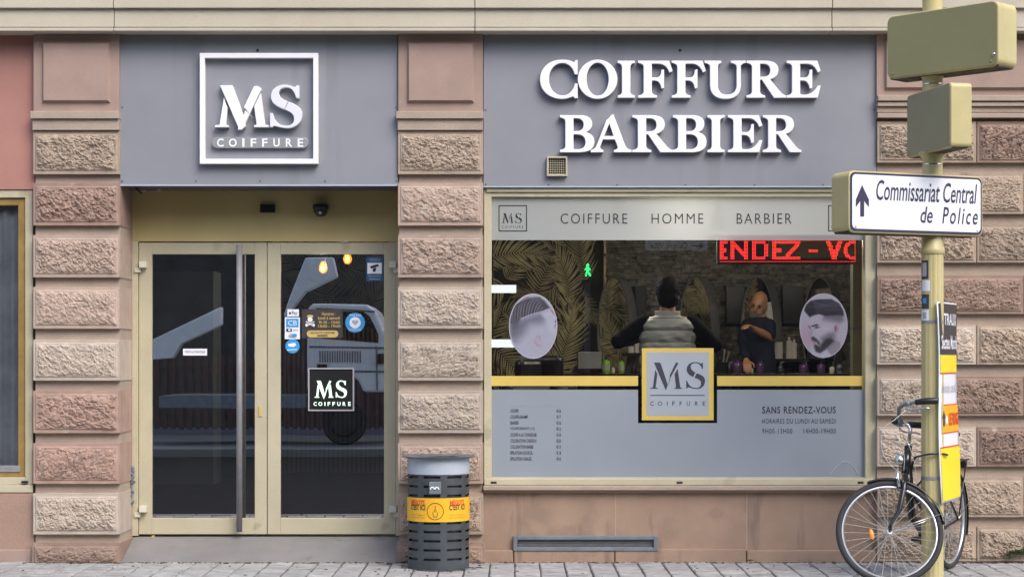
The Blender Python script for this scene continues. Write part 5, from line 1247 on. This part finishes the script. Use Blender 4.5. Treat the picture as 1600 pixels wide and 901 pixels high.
def sign_box(phi, dep, u0, u1, zt_, zb_, face, inset=0.012, rad=0.045):
    ph = R(phi); t = Vector((math.cos(ph), math.sin(ph), 0)); nrm = Vector((math.sin(ph), -math.cos(ph), 0)); c0 = Vector((PX,PY,0))
    def mp(p): return c0+t*p.x+nrm*(-p.y)+Vector((0,0,p.z))       # local front at y = -dep/2
    def rr_(x0,x1,z0,z1,r,n_=6):
        P = []
        for cx_, cz_, a0 in ((x1-r,z1-r,0),(x0+r,z1-r,PI/2),(x0+r,z0+r,PI),(x1-r,z0+r,1.5*PI)):
            for q in range(n_+1): a = a0+PI/2*q/n_; P.append((cx_+r*math.cos(a), cz_+r*math.sin(a)))
        return P
    b = MB(); b.prism(rr_(u0,u1,zb_,zt_,rad), -dep/2, dep/2); b.map(mp)
    box = obj('sign_box', b, M['poleyellow'], sp, bevel=0.006)
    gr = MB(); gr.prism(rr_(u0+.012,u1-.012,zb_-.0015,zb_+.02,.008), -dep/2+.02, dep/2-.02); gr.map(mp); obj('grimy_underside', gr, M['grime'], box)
    for uq in (u0+.05, u1-.05):
        b = MB(); b.ell((uq, -dep/2-.006, zb_+.035), .007,.004,.007, 8, 6); b.map(mp); obj('rivet', b, M['signolive'] if face != 'navy' else M['navy'], box, smooth=True)
    fc = MB(); fc.prism(rr_(u0+inset,u1-inset,zb_+inset,zt_-inset,rad*.8), -dep/2-.004, -dep/2+.002); fc.map(mp)
    fo = obj('sign_face', fc, M[face], box)
    return box, fo, mp, rr_
# lower box with the police station lettering
yl_, yr_ = -1.6366, -1.2078
z1t = CZ-(266-560)/243.46; z1b = CZ-(363-560)/243.46
box, face, mp, rr_ = sign_box(24, .2, -.726, .330, z1t, z1b, 'navy', .010, .045)
u0, u1 = -.726, .330; yf = -.1
fc = MB(); fc.prism(rr_(u0+.023,u1-.023,z1b+.026,z1t-.024,.03), yf-.0075, yf-.0045); fc.map(mp); obj('panel', fc, M['signwhite'], box)
def sgn_text(s, ua, ub, zt_, zb_, **k):
    mb = text_mb(s, **k); a = np.array(mb.v); lo = a.min(0); hi = a.max(0)
    mb.map(lambda p: mp(Vector((ua+(p.x-lo[0])*(ub-ua)/(hi[0]-lo[0]), yf-.0095, zb_+(p.z-lo[2])*(zt_-zb_)/(hi[2]-lo[2])))))
    obj('lettering', mb, M['navy'], face)
Hh = z1t-z1b
def uu(px):    # pixel column on the sign face -> u
    lo, hi = -1.0, .6
    for _ in range(50):
        m_ = (lo+hi)/2; P = mp(Vector((m_, yf, 0))); lo, hi = (m_, hi) if 800+P.x*F/(CD+P.y) < px else (lo, m_)
    return lo
def zu(u, py): P = mp(Vector((u, yf, 0))); return H(py, P.y)
sgn_text('Commissariat Central', uu(1368), uu(1525.5), zu(uu(1440),284), zu(uu(1440),315.5), weight=.008, shear=.22)
sgn_text('de', uu(1437), uu(1456), zu(uu(1447),323), zu(uu(1447),348.5), weight=.008, shear=.22)
sgn_text('Police', uu(1471), uu(1526.5), zu(uu(1500),324.5), zu(uu(1500),350.5), weight=.008, shear=.22, space=1.25)
ar = MB(); pts = [(1345.7,289),(1356.5,312),(1356.5,324),(1349,314),(1349,338.5),(1342.8,338.5),(1342.8,314),(1336,324),(1336,312)]
ar.add([mp(Vector((uu(a), yf-.0095, zu(uu(a), c)))) for a, c in pts], [tuple(range(len(pts)))]); obj('arrow', ar, M['navy'], face)
# middle and upper boxes, blank olive backs
y_l, y_r = -1.1205, -1.5976
def solve_u(phi, dep, target):
    ph_ = R(phi); lo, hi = -1.2, 1.2
    for _ in range(50):
        m_ = (lo+hi)/2; x_ = PX+m_*math.cos(ph_)+dep/2*math.sin(ph_); y_ = PY+m_*math.sin(ph_)-dep/2*math.cos(ph_)
        lo, hi = (m_, hi) if 800+x_*F/(CD+y_) < target else (lo, m_)
    return lo, PY+lo*math.sin(ph_)-dep/2*math.cos(ph_)
ua, _y = solve_u(-78, .145, 1417.5); ub, y_r = solve_u(-78, .145, 1485.7)
sign_box(-78, .145, ua, ub, H(128,y_r), H(230,y_r), 'signdull', .008, .03)
ua, _y = solve_u(-46, .22, 1386); ub, y_r = solve_u(-46, .22, 1560)
box3, *_ = sign_box(-46, .22, ua, ub, H(0,y_r), H(103,y_r), 'signolive', .008, .05)
b = MB(); ph = R(-46); c_ = Vector((PX,PY,0))+Vector((math.cos(ph),math.sin(ph),0))*(ub-.03)+Vector((math.sin(ph),-math.cos(ph),0))*.114
b.ell((c_.x,c_.y,H(85,c_.y)), .012,.012,.014, 10, 8); obj('screw', b, M['chrome'], box3, smooth=True)
# straps of the pole and its stickers
for py, px_ in ((503, 0), (746, 0)):
    b = MB(); b.lathe([(RP+.0022,H(py+2.4,PY)),(RP+.0022,H(py-2.4,PY))], (PX,PY,0), 40); tag(obj('strap', b, M['steel'], smooth=True), 'steel strap round the pole ' + ('above the poster lettering' if py < 600 else 'level with the bicycle fork crown'), 'strap')
def polestick(a0, a1, py0, py1, m_, lab, extra=None):
    mb = MB(); mb.lathe([(RP+.0012,H(py1,PY)),(RP+.0012,H(py0,PY))], (PX,PY,0), 10, a0=R(a0), a1=R(a1))
    t = obj('pole_sticker', mb, M[m_]); tag(t, lab, 'sticker', 'stickers on the pole')
    if extra:
        e = MB(); e.lathe([(RP+.002,H(extra[3],PY)),(RP+.002,H(extra[2],PY))], (PX,PY,0), 8, a0=R(extra[0]), a1=R(extra[1])); obj('print', e, M[extra[4]], t)
polestick(186, 236, 407, 436, 'darkink', 'dark sticker highest on the pole below the collar', (196,226,411,432,'greyprint'))
polestick(192, 245, 438, 455, 'signwhite', 'torn white sticker on the pole below the highest dark one')
polestick(186, 240, 460, 482, 'darkink', 'dark sticker lower on the pole above the strap', (200,225,466,474,'blue'))
polestick(188, 240, 484, 502, 'signwhite', 'small white sticker right above the upper strap', (200,225,488,498,'greyprint'))

# traffic-works poster hung on the side of the pole
ph = R(65); pt = Vector((math.cos(ph), math.sin(ph), 0)); pn_ = Vector((math.sin(ph), -math.cos(ph), 0))
pc = Vector((W(1464.8,-1.36), -1.36, 0)); LW = .56
zt_, zb_ = H(471.5,-1.315), H(785,-1.315)
def pmap(u, v, d=0.0):   # u 0..1 across, v 0..1 down
    bow = .008*math.sin(PI*u)+.006*math.sin(7*v+2*u)
    return pc+pt*(LW*u)+Vector((.028*v,0,0))+pn_*(d+bow)+Vector((0,0,zt_+(zb_-zt_)*v))
po = thing('poster', 'tall yellow, white and charcoal roadworks notice hanging on the side of the pole', 'poster', pmap(.5,1))
def psheet(u0,u1,v0,v1,d,m_,name,n_=8,k_=12):
    b = MB(); vs = [pmap(u0+(u1-u0)*i/n_, v0+(v1-v0)*j/k_, d) for j in range(k_+1) for i in range(n_+1)]
    b.add(vs, [(j*(n_+1)+i, j*(n_+1)+i+1, (j+1)*(n_+1)+i+1, (j+1)*(n_+1)+i) for j in range(k_) for i in range(n_)]); return obj(name, b, M[m_], po, smooth=True)
bd_ = psheet(0,1,0,1,-.004,'signwhite','board'); so3 = bd_.modifiers.new('thick','SOLIDIFY'); so3.thickness = .006; so3.offset = 0 
for v0, v1, m_, u0, u1 in ((.006,.262,'charcoalprint',.02,.98),(.265,.352,'yellow',.02,.98),(.353,.358,'red',.02,.98),(.512,.518,'red',.1,.98),(.518,.652,'orange',.1,.98),(.652,.657,'red',.1,.98),(.722,.729,'red',.02,.98),(.73,.99,'yellow',.02,.98)):
    psheet(u0,u1,v0,v1,.003,m_,'colour_field')
def ptext(s, u0, u1, v0, v1, m_, **k):
    mb = text_mb(s, **k); a = np.array(mb.v); lo = a.min(0); hi = a.max(0)
    mb.map(lambda p: pmap(u0+(p.x-lo[0])*(u1-u0)/(hi[0]-lo[0]), v1+(p.z-lo[2])*(v0-v1)/(hi[2]-lo[2]), .007)); obj('lettering', mb, M[m_], po)
ptext('TRAUX', .2, .88, .055, .115, 'signwhite', weight=.02); ptext('Secteu Marché', .06, .96, .165, .235, 'signwhite', weight=.02)
ptext('Itinéraire', .1, .5, .405, .45, 'greyprint', weight=.01); ptext('conseillé', .55, .96, .405, .45, 'greyprint', weight=.01)
ptext('LE RING', .42, .96, .555, .62, 'red', weight=.03)
b = MB(); b.add([pmap(.14,.62,.006),pmap(.22,.62,.006),pmap(.22,.58,.006),pmap(.26,.58,.006),pmap(.18,.54,.006),pmap(.10,.58,.006),pmap(.14,.58,.006)], [tuple(range(7))]); obj('arrow', b, M['charcoalprint'], po)
b = MB(); b.add([pmap(.31+.06*math.cos(2*PI*q/20), .59+.022*math.sin(2*PI*q/20), .006) for q in range(20)], [tuple(range(20))]); obj('roundel', b, M['signwhite'], po)

# ------------------------------------------------------------------ bicycle
REAR = Vector((3.085,-.42,0)); hdg = Vector((-.51,-.86,0)).normalized(); lft = Vector((-hdg.y, hdg.x, 0)); WR = .35
LB = 1.13
bw = lambda p: REAR+hdg*p[0]+lft*p[1]+Vector((0,0,p[2]))
ax = Vector((-math.sin(R(20)),0,math.cos(R(20)))); rk = Vector((math.cos(R(20)),0,math.sin(R(20))))
A0 = Vector((LB,0,WR))-rk*.055
ST = Matrix.Rotation(R(-66), 3, ax)
stl = lambda p: A0+ST @ (Vector(p)-A0)
swd = lambda p: bw(stl(p))
bk = thing('bicycle', 'black city bicycle leaning at the sign post, front wheel turned to the left', 'bicycle', bw((LB*.5,0,0)))
def wheel(hx, fn, front):
    t = obj('wheel', MB().lathe([(.0001,-.03),(.017,-.03),(.017,-.024),(.011,-.02),(.011,.02),(.017,.024),(.017,.03),(.0001,.03)], (hx,0,WR), 16, axis='y').map(fn), M['chrome'], bk, smooth=False)
    tb = MB(); K = 12
    tb.lathe([(WR-.021+.021*math.cos(2*PI*q/K), .021*math.sin(2*PI*q/K)) for q in range(K+1)], (hx,0,WR), 72, axis='y'); obj('tyre', tb.map(fn), M['tyre'], t, smooth=True)
    rb = MB(); rb.lathe([(WR-.036,.010),(WR-.036,-.010),(WR-.046,-.011),(WR-.052,-.004),(WR-.052,.004),(WR-.046,.011),(WR-.036,.010)], (hx,0,WR), 72, axis='y'); obj('rim', rb.map(fn), M['rim'], t)
    for q in range(32):
        a = 2*PI*q/32; s = 1 if q % 2 else -1; cr = (1 if (q//2) % 2 else -1)*1.1
        p0 = (hx+.015*math.cos(a+cr), s*.024, WR+.015*math.sin(a+cr)); p1 = (hx+(WR-.05)*math.cos(a), 0, WR+(WR-.05)*math.sin(a))
        obj('spoke', MB().tube([p0,p1], .0012, 5).map(fn), M['spoke'], t)
    return t
fw = wheel(LB, swd, True); rwh = wheel(0, bw, False)
# reflectors
rf = MB(); rf.loft([((LB-.03,-.02,0),(0,0,0.0001),(0.0001,0,0))], 4) if False else None
aa = R(172)
b = MB(); b.ell((0,0,0), .017,.008,.037, 12, 10); 
def refl(p): return swd((LB+.115+p.x, -.012+p.y, WR+.012+p.z))
b.map(refl); obj('reflector', b, M['reflector'], fw, smooth=True)
def bt(name, pts, r, m_, fn=bw, parent=bk, n=12): return obj(name, MB().tube([fn(p) for p in pts], r, n), M[m_], parent, smooth=True)
def axp(s, fwd=0, side=0): q = A0+ax*s+rk*fwd; return (q.x, q.y+side, q.z)
# fork
crown = axp(.385)
for s in (-1,1): 
    P = [axp(.39,.0,s*.035), axp(.3,.0,s*.045), axp(.15,.01,s*.048), (LB-.012,s*.05,WR+.04), (LB,s*.05,WR)]
    bt('fork_leg', P, [.017,.017,.015,.011,.010], 'bikeblack', swd)
b = MB().tube([swd(axp(.385,0,-.05)), swd(axp(.385,0,.05))], .017, 12); obj('fork_crown', b, M['bikeblack'], bk, smooth=True)
bt('head_tube', [axp(.41), axp(.60)], .026, 'bikeblack', n=18)
bt('headset', [axp(.60), axp(.615)], .024, 'chrome'); bt('headset', [axp(.395), axp(.41)], .023, 'chrome')
mk = MB()
for s1 in (-1,1):
    P = [swd((lambda q: (q[0]+.027*.94,q[1],q[2]+.027*.34))(axp(.55+.013*v_, 0, s1*.011*v_*1.0))) for v_ in (-1,1)]; mk.tube(P, .0035, 6)
obj('badge', mk, M['signwhite'], bk)
# stem and handlebar
bt('stem', [axp(.60), axp(.72), axp(.745,.02), axp(.755,.06)], [.013,.013,.015,.015], 'chrome', swd)
hb0 = axp(.757,.065)
def hbp(x_, y_, z_): return (hb0[0]+x_, y_, hb0[2]+z_)
for s in (-1,1):
    P = [hbp(0,0,0), hbp(.005,s*.05,.005), hbp(.02,s*.11,.03), hbp(.02,s*.17,.055), hbp(-.01,s*.225,.06), hbp(-.07,s*.26,.05), hbp(-.13,s*.275,.04)]
    bt('handlebar', P, .013, 'galv', swd)
    bt('grip', [hbp(-.08,s*.262,.049), hbp(-.14,s*.278,.038), hbp(-.215,s*.29,.022), hbp(-.222,s*.29,.02)], [.021,.0225,.024,.017], 'black', swd)
    bt('brake_lever', [hbp(-.03,s*.24,.05), hbp(-.02,s*.25,.018), hbp(-.06,s*.275,.0), hbp(-.13,s*.295,-.012), hbp(-.155,s*.30,-.022)], [.009,.009,.006,.0055,.006], 'chrome', swd)
    bt('lever_clamp', [hbp(-.02,s*.232,.058), hbp(-.045,s*.25,.053)], .0175, 'galv', swd)
obj('bell', MB().ell(swd(hbp(.03,-.06,.035)), .026,.026,.022), M['black'], bk, smooth=True)
# brake cables
def wv(px, py, y): return at(px, py, y)
cbl = [[swd(hbp(-.02,.24,.02)), wv(1398,655,-1.42), wv(1382,668,-1.42), wv(1377,690,-1.42), wv(1382,713,-1.42), wv(1397,731,-1.42), wv(1407,738,-1.41)],
       [swd(hbp(-.02,-.24,.02)), wv(1405,685,-1.45), wv(1405,700,-1.45), wv(1413,712,-1.42), wv(1412,735,-1.40)],
       [swd(hbp(.0,-.2,.04)), wv(1418,690,-1.4), wv(1430,730,-1.3), wv(1433,780,-1.2)]]
def smooth_path(P, n=6):
    P = [Vector(p) for p in P]; out = []
    for i in range(len(P)-1):
        a, b_, c_, d_ = P[max(i-1,0)], P[i], P[i+1], P[min(i+2,len(P)-1)]
        for q in range(n):
            t = q/n; out.append(.5*((2*b_)+(c_-a)*t+(2*a-5*b_+4*c_-d_)*t*t+(3*b_-a-3*c_+d_)*t**3))
    return out+[P[-1]]
for c_ in cbl: obj('brake_cable', MB().tube(smooth_path(c_), .0022, 6), M['whiteplastic'], bk, smooth=True)
# v-brake on the fork, headlamp
for s in (-1,1): bt('brake_arm', [axp(.30,.03,s*.055), axp(.37,.05,s*.05), axp(.44,.055,s*.045)], [.010,.008,.007], 'chrome', swd)
bt('brake_shoe', [axp(.305,.045,.028), axp(.305,-.03,.028)], .009, 'black', swd)
hl = MB(); hl.ell((0,0,0), .03,.026,.042, 14, 10)
def hlp(p): 
    q = axp(.50,.045); return swd((q[0]+p.x, q[1]+p.y, q[2]+p.z))
hl.map(hlp); obj('headlamp', hl, M['chrome'], bk, smooth=True)
# mudguards
def guard(hx, fn, a0, a1, name):
    b = MB(); vs = []; K = 40; R_ = WR+.014
    for k in range(K+1):
        a = R(a0+(a1-a0)*k/K)
        for yy_, dr in ((-.028,-.010),(-.02,.001),(0,.006),(.02,.001),(.028,-.010)): vs.append(fn((hx+(R_+dr)*math.sin(a), yy_, WR+(R_+dr)*math.cos(a))))
    b.add(vs, [(k*5+j, k*5+j+1, (k+1)*5+j+1, (k+1)*5+j) for k in range(K) for j in range(4)]); o = obj(name, b, M['bikeblack'], bk, smooth=True)
    s_ = o.modifiers.new('t','SOLIDIFY'); s_.thickness = .003; return o
guard(LB, swd, 10, -92, 'mudguard'); guard(0, bw, 40, -112, 'mudguard')
for s in (-1,1):
    bt('mudguard_stay', [(LB,s*.052,WR), (LB-(WR+.008)*math.sin(R(82)),s*.028,WR+(WR+.008)*math.cos(R(82)))], .003, 'chrome', swd)
    bt('mudguard_stay', [(0,s*.06,WR), (-(WR+.008)*math.sin(R(75)),s*.028,WR+(WR+.008)*math.cos(R(75)))], .003, 'chrome')
# frame
BBp = (.46,0,.285); sd_top = (.285,0,.80)
fr = MB()
fr.tube([bw(axp(.46)), bw((.80,0,.42)), bw((.60,0,.31)), bw(BBp)], [.027,.027,.024,.022], 14)
fr.tube([bw(axp(.56)), bw((.82,0,.60)), bw((.58,0,.46)), bw((.40,0,.44))], [.020,.020,.018,.018], 14)
fr.tube([bw(BBp), bw(sd_top)], .0165, 14)
for s in (-1,1):
    fr.tube([bw((BBp[0]-.02,s*.03,BBp[2])), bw((.25,s*.045,.31)), bw((0,s*.062,WR))], [.011,.010,.009], 8)
    fr.tube([bw((.33,s*.015,.66)), bw((.2,s*.045,.55)), bw((0,s*.062,WR))], [.009,.008,.008], 8)
fr.tube([bw((BBp[0],-.035,BBp[2])), bw((BBp[0],.035,BBp[2]))], .022, 14)
obj('frame', fr, M['bikeblack'], bk, smooth=True)
bt('seat_post', [sd_top, (.255,0,.93)], .0125, 'chrome')
sdl = MB(); sdl.loft([(bw((.02,0,.945)), lft*.05, Vector((0,0,.02))), (bw((.05,0,.95)), lft*.095, Vector((0,0,.032))), (bw((.13,0,.955)), lft*.098, Vector((0,0,.035))), (bw((.22,0,.952)), lft*.05, Vector((0,0,.028))), (bw((.30,0,.948)), lft*.028, Vector((0,0,.022))), (bw((.33,0,.94)), lft*.016, Vector((0,0,.014)))], 16)
obj('saddle', sdl, M['leather'], bk, smooth=True)
# rack and rear light
rk_ = MB(); zr = WR+.41
for s in (-1,1): rk_.tube([bw((.12,s*.05,zr)), bw((-.26,s*.055,zr))], .006, 8); rk_.tube([bw((-.20,s*.058,zr)), bw((0,s*.068,WR+.03))], .005, 8)
for x_ in (.12,.0,-.13,-.26): rk_.tube([bw((x_,-.055,zr)), bw((x_,.055,zr))], .005, 8)
obj('rack', rk_, M['bikeblack'], bk, smooth=True)
b = MB(); b.box(-.035,.035,-.045,.045,-.025,.025); b.map(lambda p: bw((-.24+p.x*.6,p.y,zr-.035+p.z))); obj('rear_light', b, M['black'], bk, bevel=.006)
# crank set
b = MB(); b.lathe([(.085,-.0435),(.085,-.0405),(.02,-.0405),(.02,-.0435),(.085,-.0435)], (BBp[0],0,BBp[2]), 36, axis='y').map(bw); obj('chainring', b, M['bikeblack'], bk)
for s, a in ((-1,R(200)),(1,R(20))):
    e = (BBp[0]+.165*math.cos(a), s*.07, BBp[2]+.165*math.sin(a)); bt('crank', [(BBp[0],s*.05,BBp[2]), e], .010, 'bikeblack')
    b = MB(); b.box(-.045,.045,-.045,.045,-.013,.013); b.map(lambda p: bw((e[0]+p.x,e[1]+s*.05+p.y,e[2]+p.z))); obj('pedal', b, M['black'], bk, bevel=.006)
ch = MB().tube([bw((BBp[0],-.042,BBp[2]+.083)), bw((0,-.042,WR+.035))], .004, 6); ch.tube([bw((BBp[0],-.042,BBp[2]-.083)), bw((0,-.042,WR-.035))], .004, 6); obj('chain', ch, M['galv'], bk)
b = MB(); b.lathe([(.0001,-.05),(.04,-.046),(.04,-.036),(.0001,-.034)], (0,0,WR), 24, axis='y').map(bw); obj('sprocket', b, M['chrome'], bk)
# lock cable looped round the pole
lk = smooth_path([bw((.86,0,.60)), (PX-.12,PY+.03,.80), (PX-.09,PY-.06,.84), (PX,PY-.095,.855), (PX+.09,PY-.03,.845), (PX+.08,PY+.09,.82), bw((.70,0,.62)), bw((.80,0,.57))])
tag(obj('lock_cable', MB().tube(lk, .007, 8), M['black'], smooth=True), 'black lock cable looped round the pole and bicycle frame', 'bicycle lock')

# ------------------------------------------------------------------ weeds and litter
def weed(px, py, y, n, sz, lab, seed):
    rg = random.Random(seed); c = Vector((W(px,y), y, max(0,H(py,y)))); b = MB()
    for k in range(n):
        a = rg.uniform(0, 2*PI); el = rg.uniform(.3, 1.3); L = sz*rg.uniform(.5,1.2)
        d = Vector((math.cos(a)*math.cos(el)*1.3, -abs(math.sin(a))*math.cos(el)*.6, math.sin(el)*.8)); p0 = c+Vector((rg.gauss(0,sz*.7), rg.uniform(-.03,.0), rg.uniform(0,sz*.35)))
        s_ = d.cross(Vector((rg.random(),rg.random(),rg.random()))).normalized()*L*.22
        b.add([p0, p0+d*L*.5+s_, p0+d*L-Vector((0,0,L*.2)), p0+d*L*.5-s_], [(0,1,2,3)])
    return tag(obj('weed', b, M['leaf'], base=c), lab, 'weed')
weed(1592, 866, -.03, 110, .05, 'clump of dark green weeds at the foot of the right wall', 1)
weed(1575, 872, -.03, 40, .03, 'low weeds sprouting left of the bigger clump at the right wall', 2)
weed(1520, 874, -.03, 14, .02, 'tiny tuft of weeds at the wall joint behind the rear wheel', 3)
b = MB(); b.add([at(1166,876,-.06),at(1172,873,-.08),at(1179,876.5,-.06),at(1172,878,-.07)], [(0,1,2),(0,2,3)]); b.map(lambda p: (p.x,p.y,max(p.z,.006)+.01*(p.x>W(1170))))
tag(obj('paper_scrap', b, M['redfascia']), 'crumpled pinkish red paper scrap on the pavement by the plinth', 'litter')

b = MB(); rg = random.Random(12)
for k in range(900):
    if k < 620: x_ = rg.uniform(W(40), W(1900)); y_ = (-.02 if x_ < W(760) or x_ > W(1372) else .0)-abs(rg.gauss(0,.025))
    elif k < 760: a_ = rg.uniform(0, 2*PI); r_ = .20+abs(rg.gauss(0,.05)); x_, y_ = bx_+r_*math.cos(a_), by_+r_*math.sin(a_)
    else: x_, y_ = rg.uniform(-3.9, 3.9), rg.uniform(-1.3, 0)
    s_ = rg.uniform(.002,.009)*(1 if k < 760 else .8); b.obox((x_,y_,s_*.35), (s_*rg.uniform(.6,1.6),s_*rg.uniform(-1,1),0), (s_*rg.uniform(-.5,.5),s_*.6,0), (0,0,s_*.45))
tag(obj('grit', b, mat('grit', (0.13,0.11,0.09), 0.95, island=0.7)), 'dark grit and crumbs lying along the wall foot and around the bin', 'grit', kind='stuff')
# ------------------------------------------------------------------ the other side of the street (seen in the glass)
ob_ = thing('facing_building', 'dark brick building facing the salon, seen only as a reflection in the glass', 'building', (0,-27,0))
b = MB(); b.box(-32, 32, -33, -27, 0, 13); obj('wall', b, M['oppwall'], ob_)
for i in range(-9, 10):
    for j in range(3):
        b = MB(); b.box(i*3.2-.6, i*3.2+.6, -26.98, -26.9, 4.2+j*3, 6.2+j*3); obj('window', b, M['oppglass'], ob_)
fn = thing('slatted_fence', 'dark red slatted fence across the street, reflected in the right door', 'fence', (-3,-23,0))
b = MB(); 
for k in range(70): b.box(-8+k*.16, -8+k*.16+.09, -23.02, -22.98, .1, 1.55)
obj('slats', b, M['fence'], fn)
b = MB(); b.box(-8,3.2,-23.06,-23.021,.3,.4); b.box(-8,3.2,-23.06,-23.021,1.2,1.3); obj('rail', b, M['fence'], fn)
# works truck with crane arm
tk = thing('works_truck', 'white works truck with raised crane arm parked across the street, reflected in the doors', 'truck', (-3,-18,0))
def tp(px, py, d=18.0): s_ = F/(CD+d); return ((px-800)/s_, CZ-(py-560)/s_)
cabp = [tp(*q) for q in ((470,612),(470,478),(478,472),(566,473),(578,482),(596,520),(640,545),(655,560),(655,615),(560,615),(552,596),(540,588),(524,588),(512,596),(505,612))]
b = MB(); b.prism(cabp, -18.0, -19.9); obj('cab', b, M['truckwhite'], tk, bevel=.05)
b = MB(); b.prism([tp(*q) for q in ((482,484),(560,485),(570,492),(584,520),(584,535),(482,526))], -17.985, -18.03); obj('window', b, M['oppglass'], tk)
for q in range(17): x_, z_ = tp(490+q*4, 566); x2, z2 = tp(490, 548); obj('rib', MB().box(x_, x_+.018, -18.0, -17.985, z_, z2), M['galv'], tk)
for (a0, c0, a1, c1) in ((474,541,650,544),(472,579,652,582),(581,540,582,612),(484,480,578,484)):
    x0, z0 = tp(a0,c0); x1, z1 = tp(a1,c1); obj('trim', MB().tube([(x0,-17.99,z0),(x1,-17.99,z1)], .016, 6), M['galv'], tk)
b = MB(); b.prism([tp(*q) for q in ((486,569),(502,569),(502,575),(486,575))], -17.97, -18.02); obj('door_handle', b, M['black'], tk)
b = MB(); b.prism([tp(*q) for q in ((583,552),(596,552),(596,568),(583,568))], -17.8, -18.0); obj('wing_mirror', b, M['black'], tk, bevel=.02)
for q in (528, 130):
    x_, z_ = tp(q, 640); b = MB(); b.lathe([(.0001,.14),(.2,.14),(.23,.10),(.34,.12),(.37,.05),(.37,-.14),(.0001,-.14)], (x_,-18.2,.37), 28, axis='y'); obj('wheel', b, M['tyre'], tk)
b = MB(); b.prism([tp(*q) for q in ((230,620),(468,620),(468,640),(230,640))], -18.1, -19.8); obj('chassis', b, M['galv'], tk)
b = MB(); b.prism([tp(*q) for q in ((225,530),(338,478),(338,506),(275,537),(262,560),(225,562))], -17.5, -17.75); bo = obj('boom', b, M['truckwhite'], tk, bevel=.02)
b = MB(); b.prism([tp(*q) for q in ((436,490),(470,400),(515,400),(522,430),(470,455),(450,480),(440,495))], -17.6, -17.85); obj('crane_arm', b, M['truckwhite'], tk, bevel=.02)
b = MB(); b.prism([tp(*q) for q in ((386,450),(398,441),(402,560),(392,600),(384,560))], -18.0, -18.4); obj('outrigger', b, M['truckwhite'], tk, bevel=.02)
# pedestrian signal and direction sign
pd = thing('pedestrian_signal', 'pedestrian signal with a lit green walking figure, reflected in the shop window', 'traffic light', (1.27,-18.1,0))
gx, gz = tp(919, 421, 18.0)
b = MB(); b.tube([(gx,-18.2,0),(gx,-18.2,gz+.5)], .05, 12); obj('pole', b, M['galv'], pd)
b = MB(); b.box(gx-.15,gx+.15,-18.15,-18.02,gz-.18,gz+.50); obj('housing', b, M['black'], pd, bevel=.02)
mn = MB(); yq = -18.0
def mseg(a, c, w_): mn.tube([(gx+a[0],yq,gz+a[1]),(gx+c[0],yq,gz+c[1])], w_, 8)
mn.ell((gx,yq,gz+.085), .024,.01,.026); mseg((0,.05),(.0,-.01),.026); mseg((0,-.01),(.045,-.1),.015); mseg((0,-.01),(-.035,-.1),.015); mseg((0,.05),(.05,.0),.011); mseg((0,.05),(-.05,.005),.011)
obj('green_figure', mn, M['signal'], pd)
ds = thing('direction_sign', 'white direction sign to the town centre, reflected under the window banner', 'sign', (2.75,-18.1,0))
x0, _ = tp(1010, 390); x1, z0 = tp(1108, 390)
b = MB(); b.box(x0,x1,-18.1,-18.05,z0,z0+.42); obj('panel', b, M['signwhite'], ds, bevel=.02)
b = MB(); b.tube([(x0+.2,-18.15,0),(x0+.2,-18.15,z0+.5)], .04, 10); obj('post', b, M['galv'], ds)
mb = text_mb('Centre Ville', .01); a = np.array(mb.v); lo = a.min(0); hi = a.max(0)
mb.map(lambda p: (x1-.33-(p.x-lo[0])/(hi[0]-lo[0])*(x1-x0-.42)+0, -18.045, z0+.035+(p.z-lo[2])/(hi[2]-lo[2])*.095)); obj('lettering', mb, M['navy'], ds)
b = MB(); b.box(x1-.27,x1-.09,-18.047,-18.044,z0+.07,z0+.09); b.add([(x1-.05,-18.0455,z0+.08),(x1-.13,-18.0455,z0+.125),(x1-.13,-18.0455,z0+.035)], [(0,1,2)]); obj('arrow', b, M['navy'], ds)
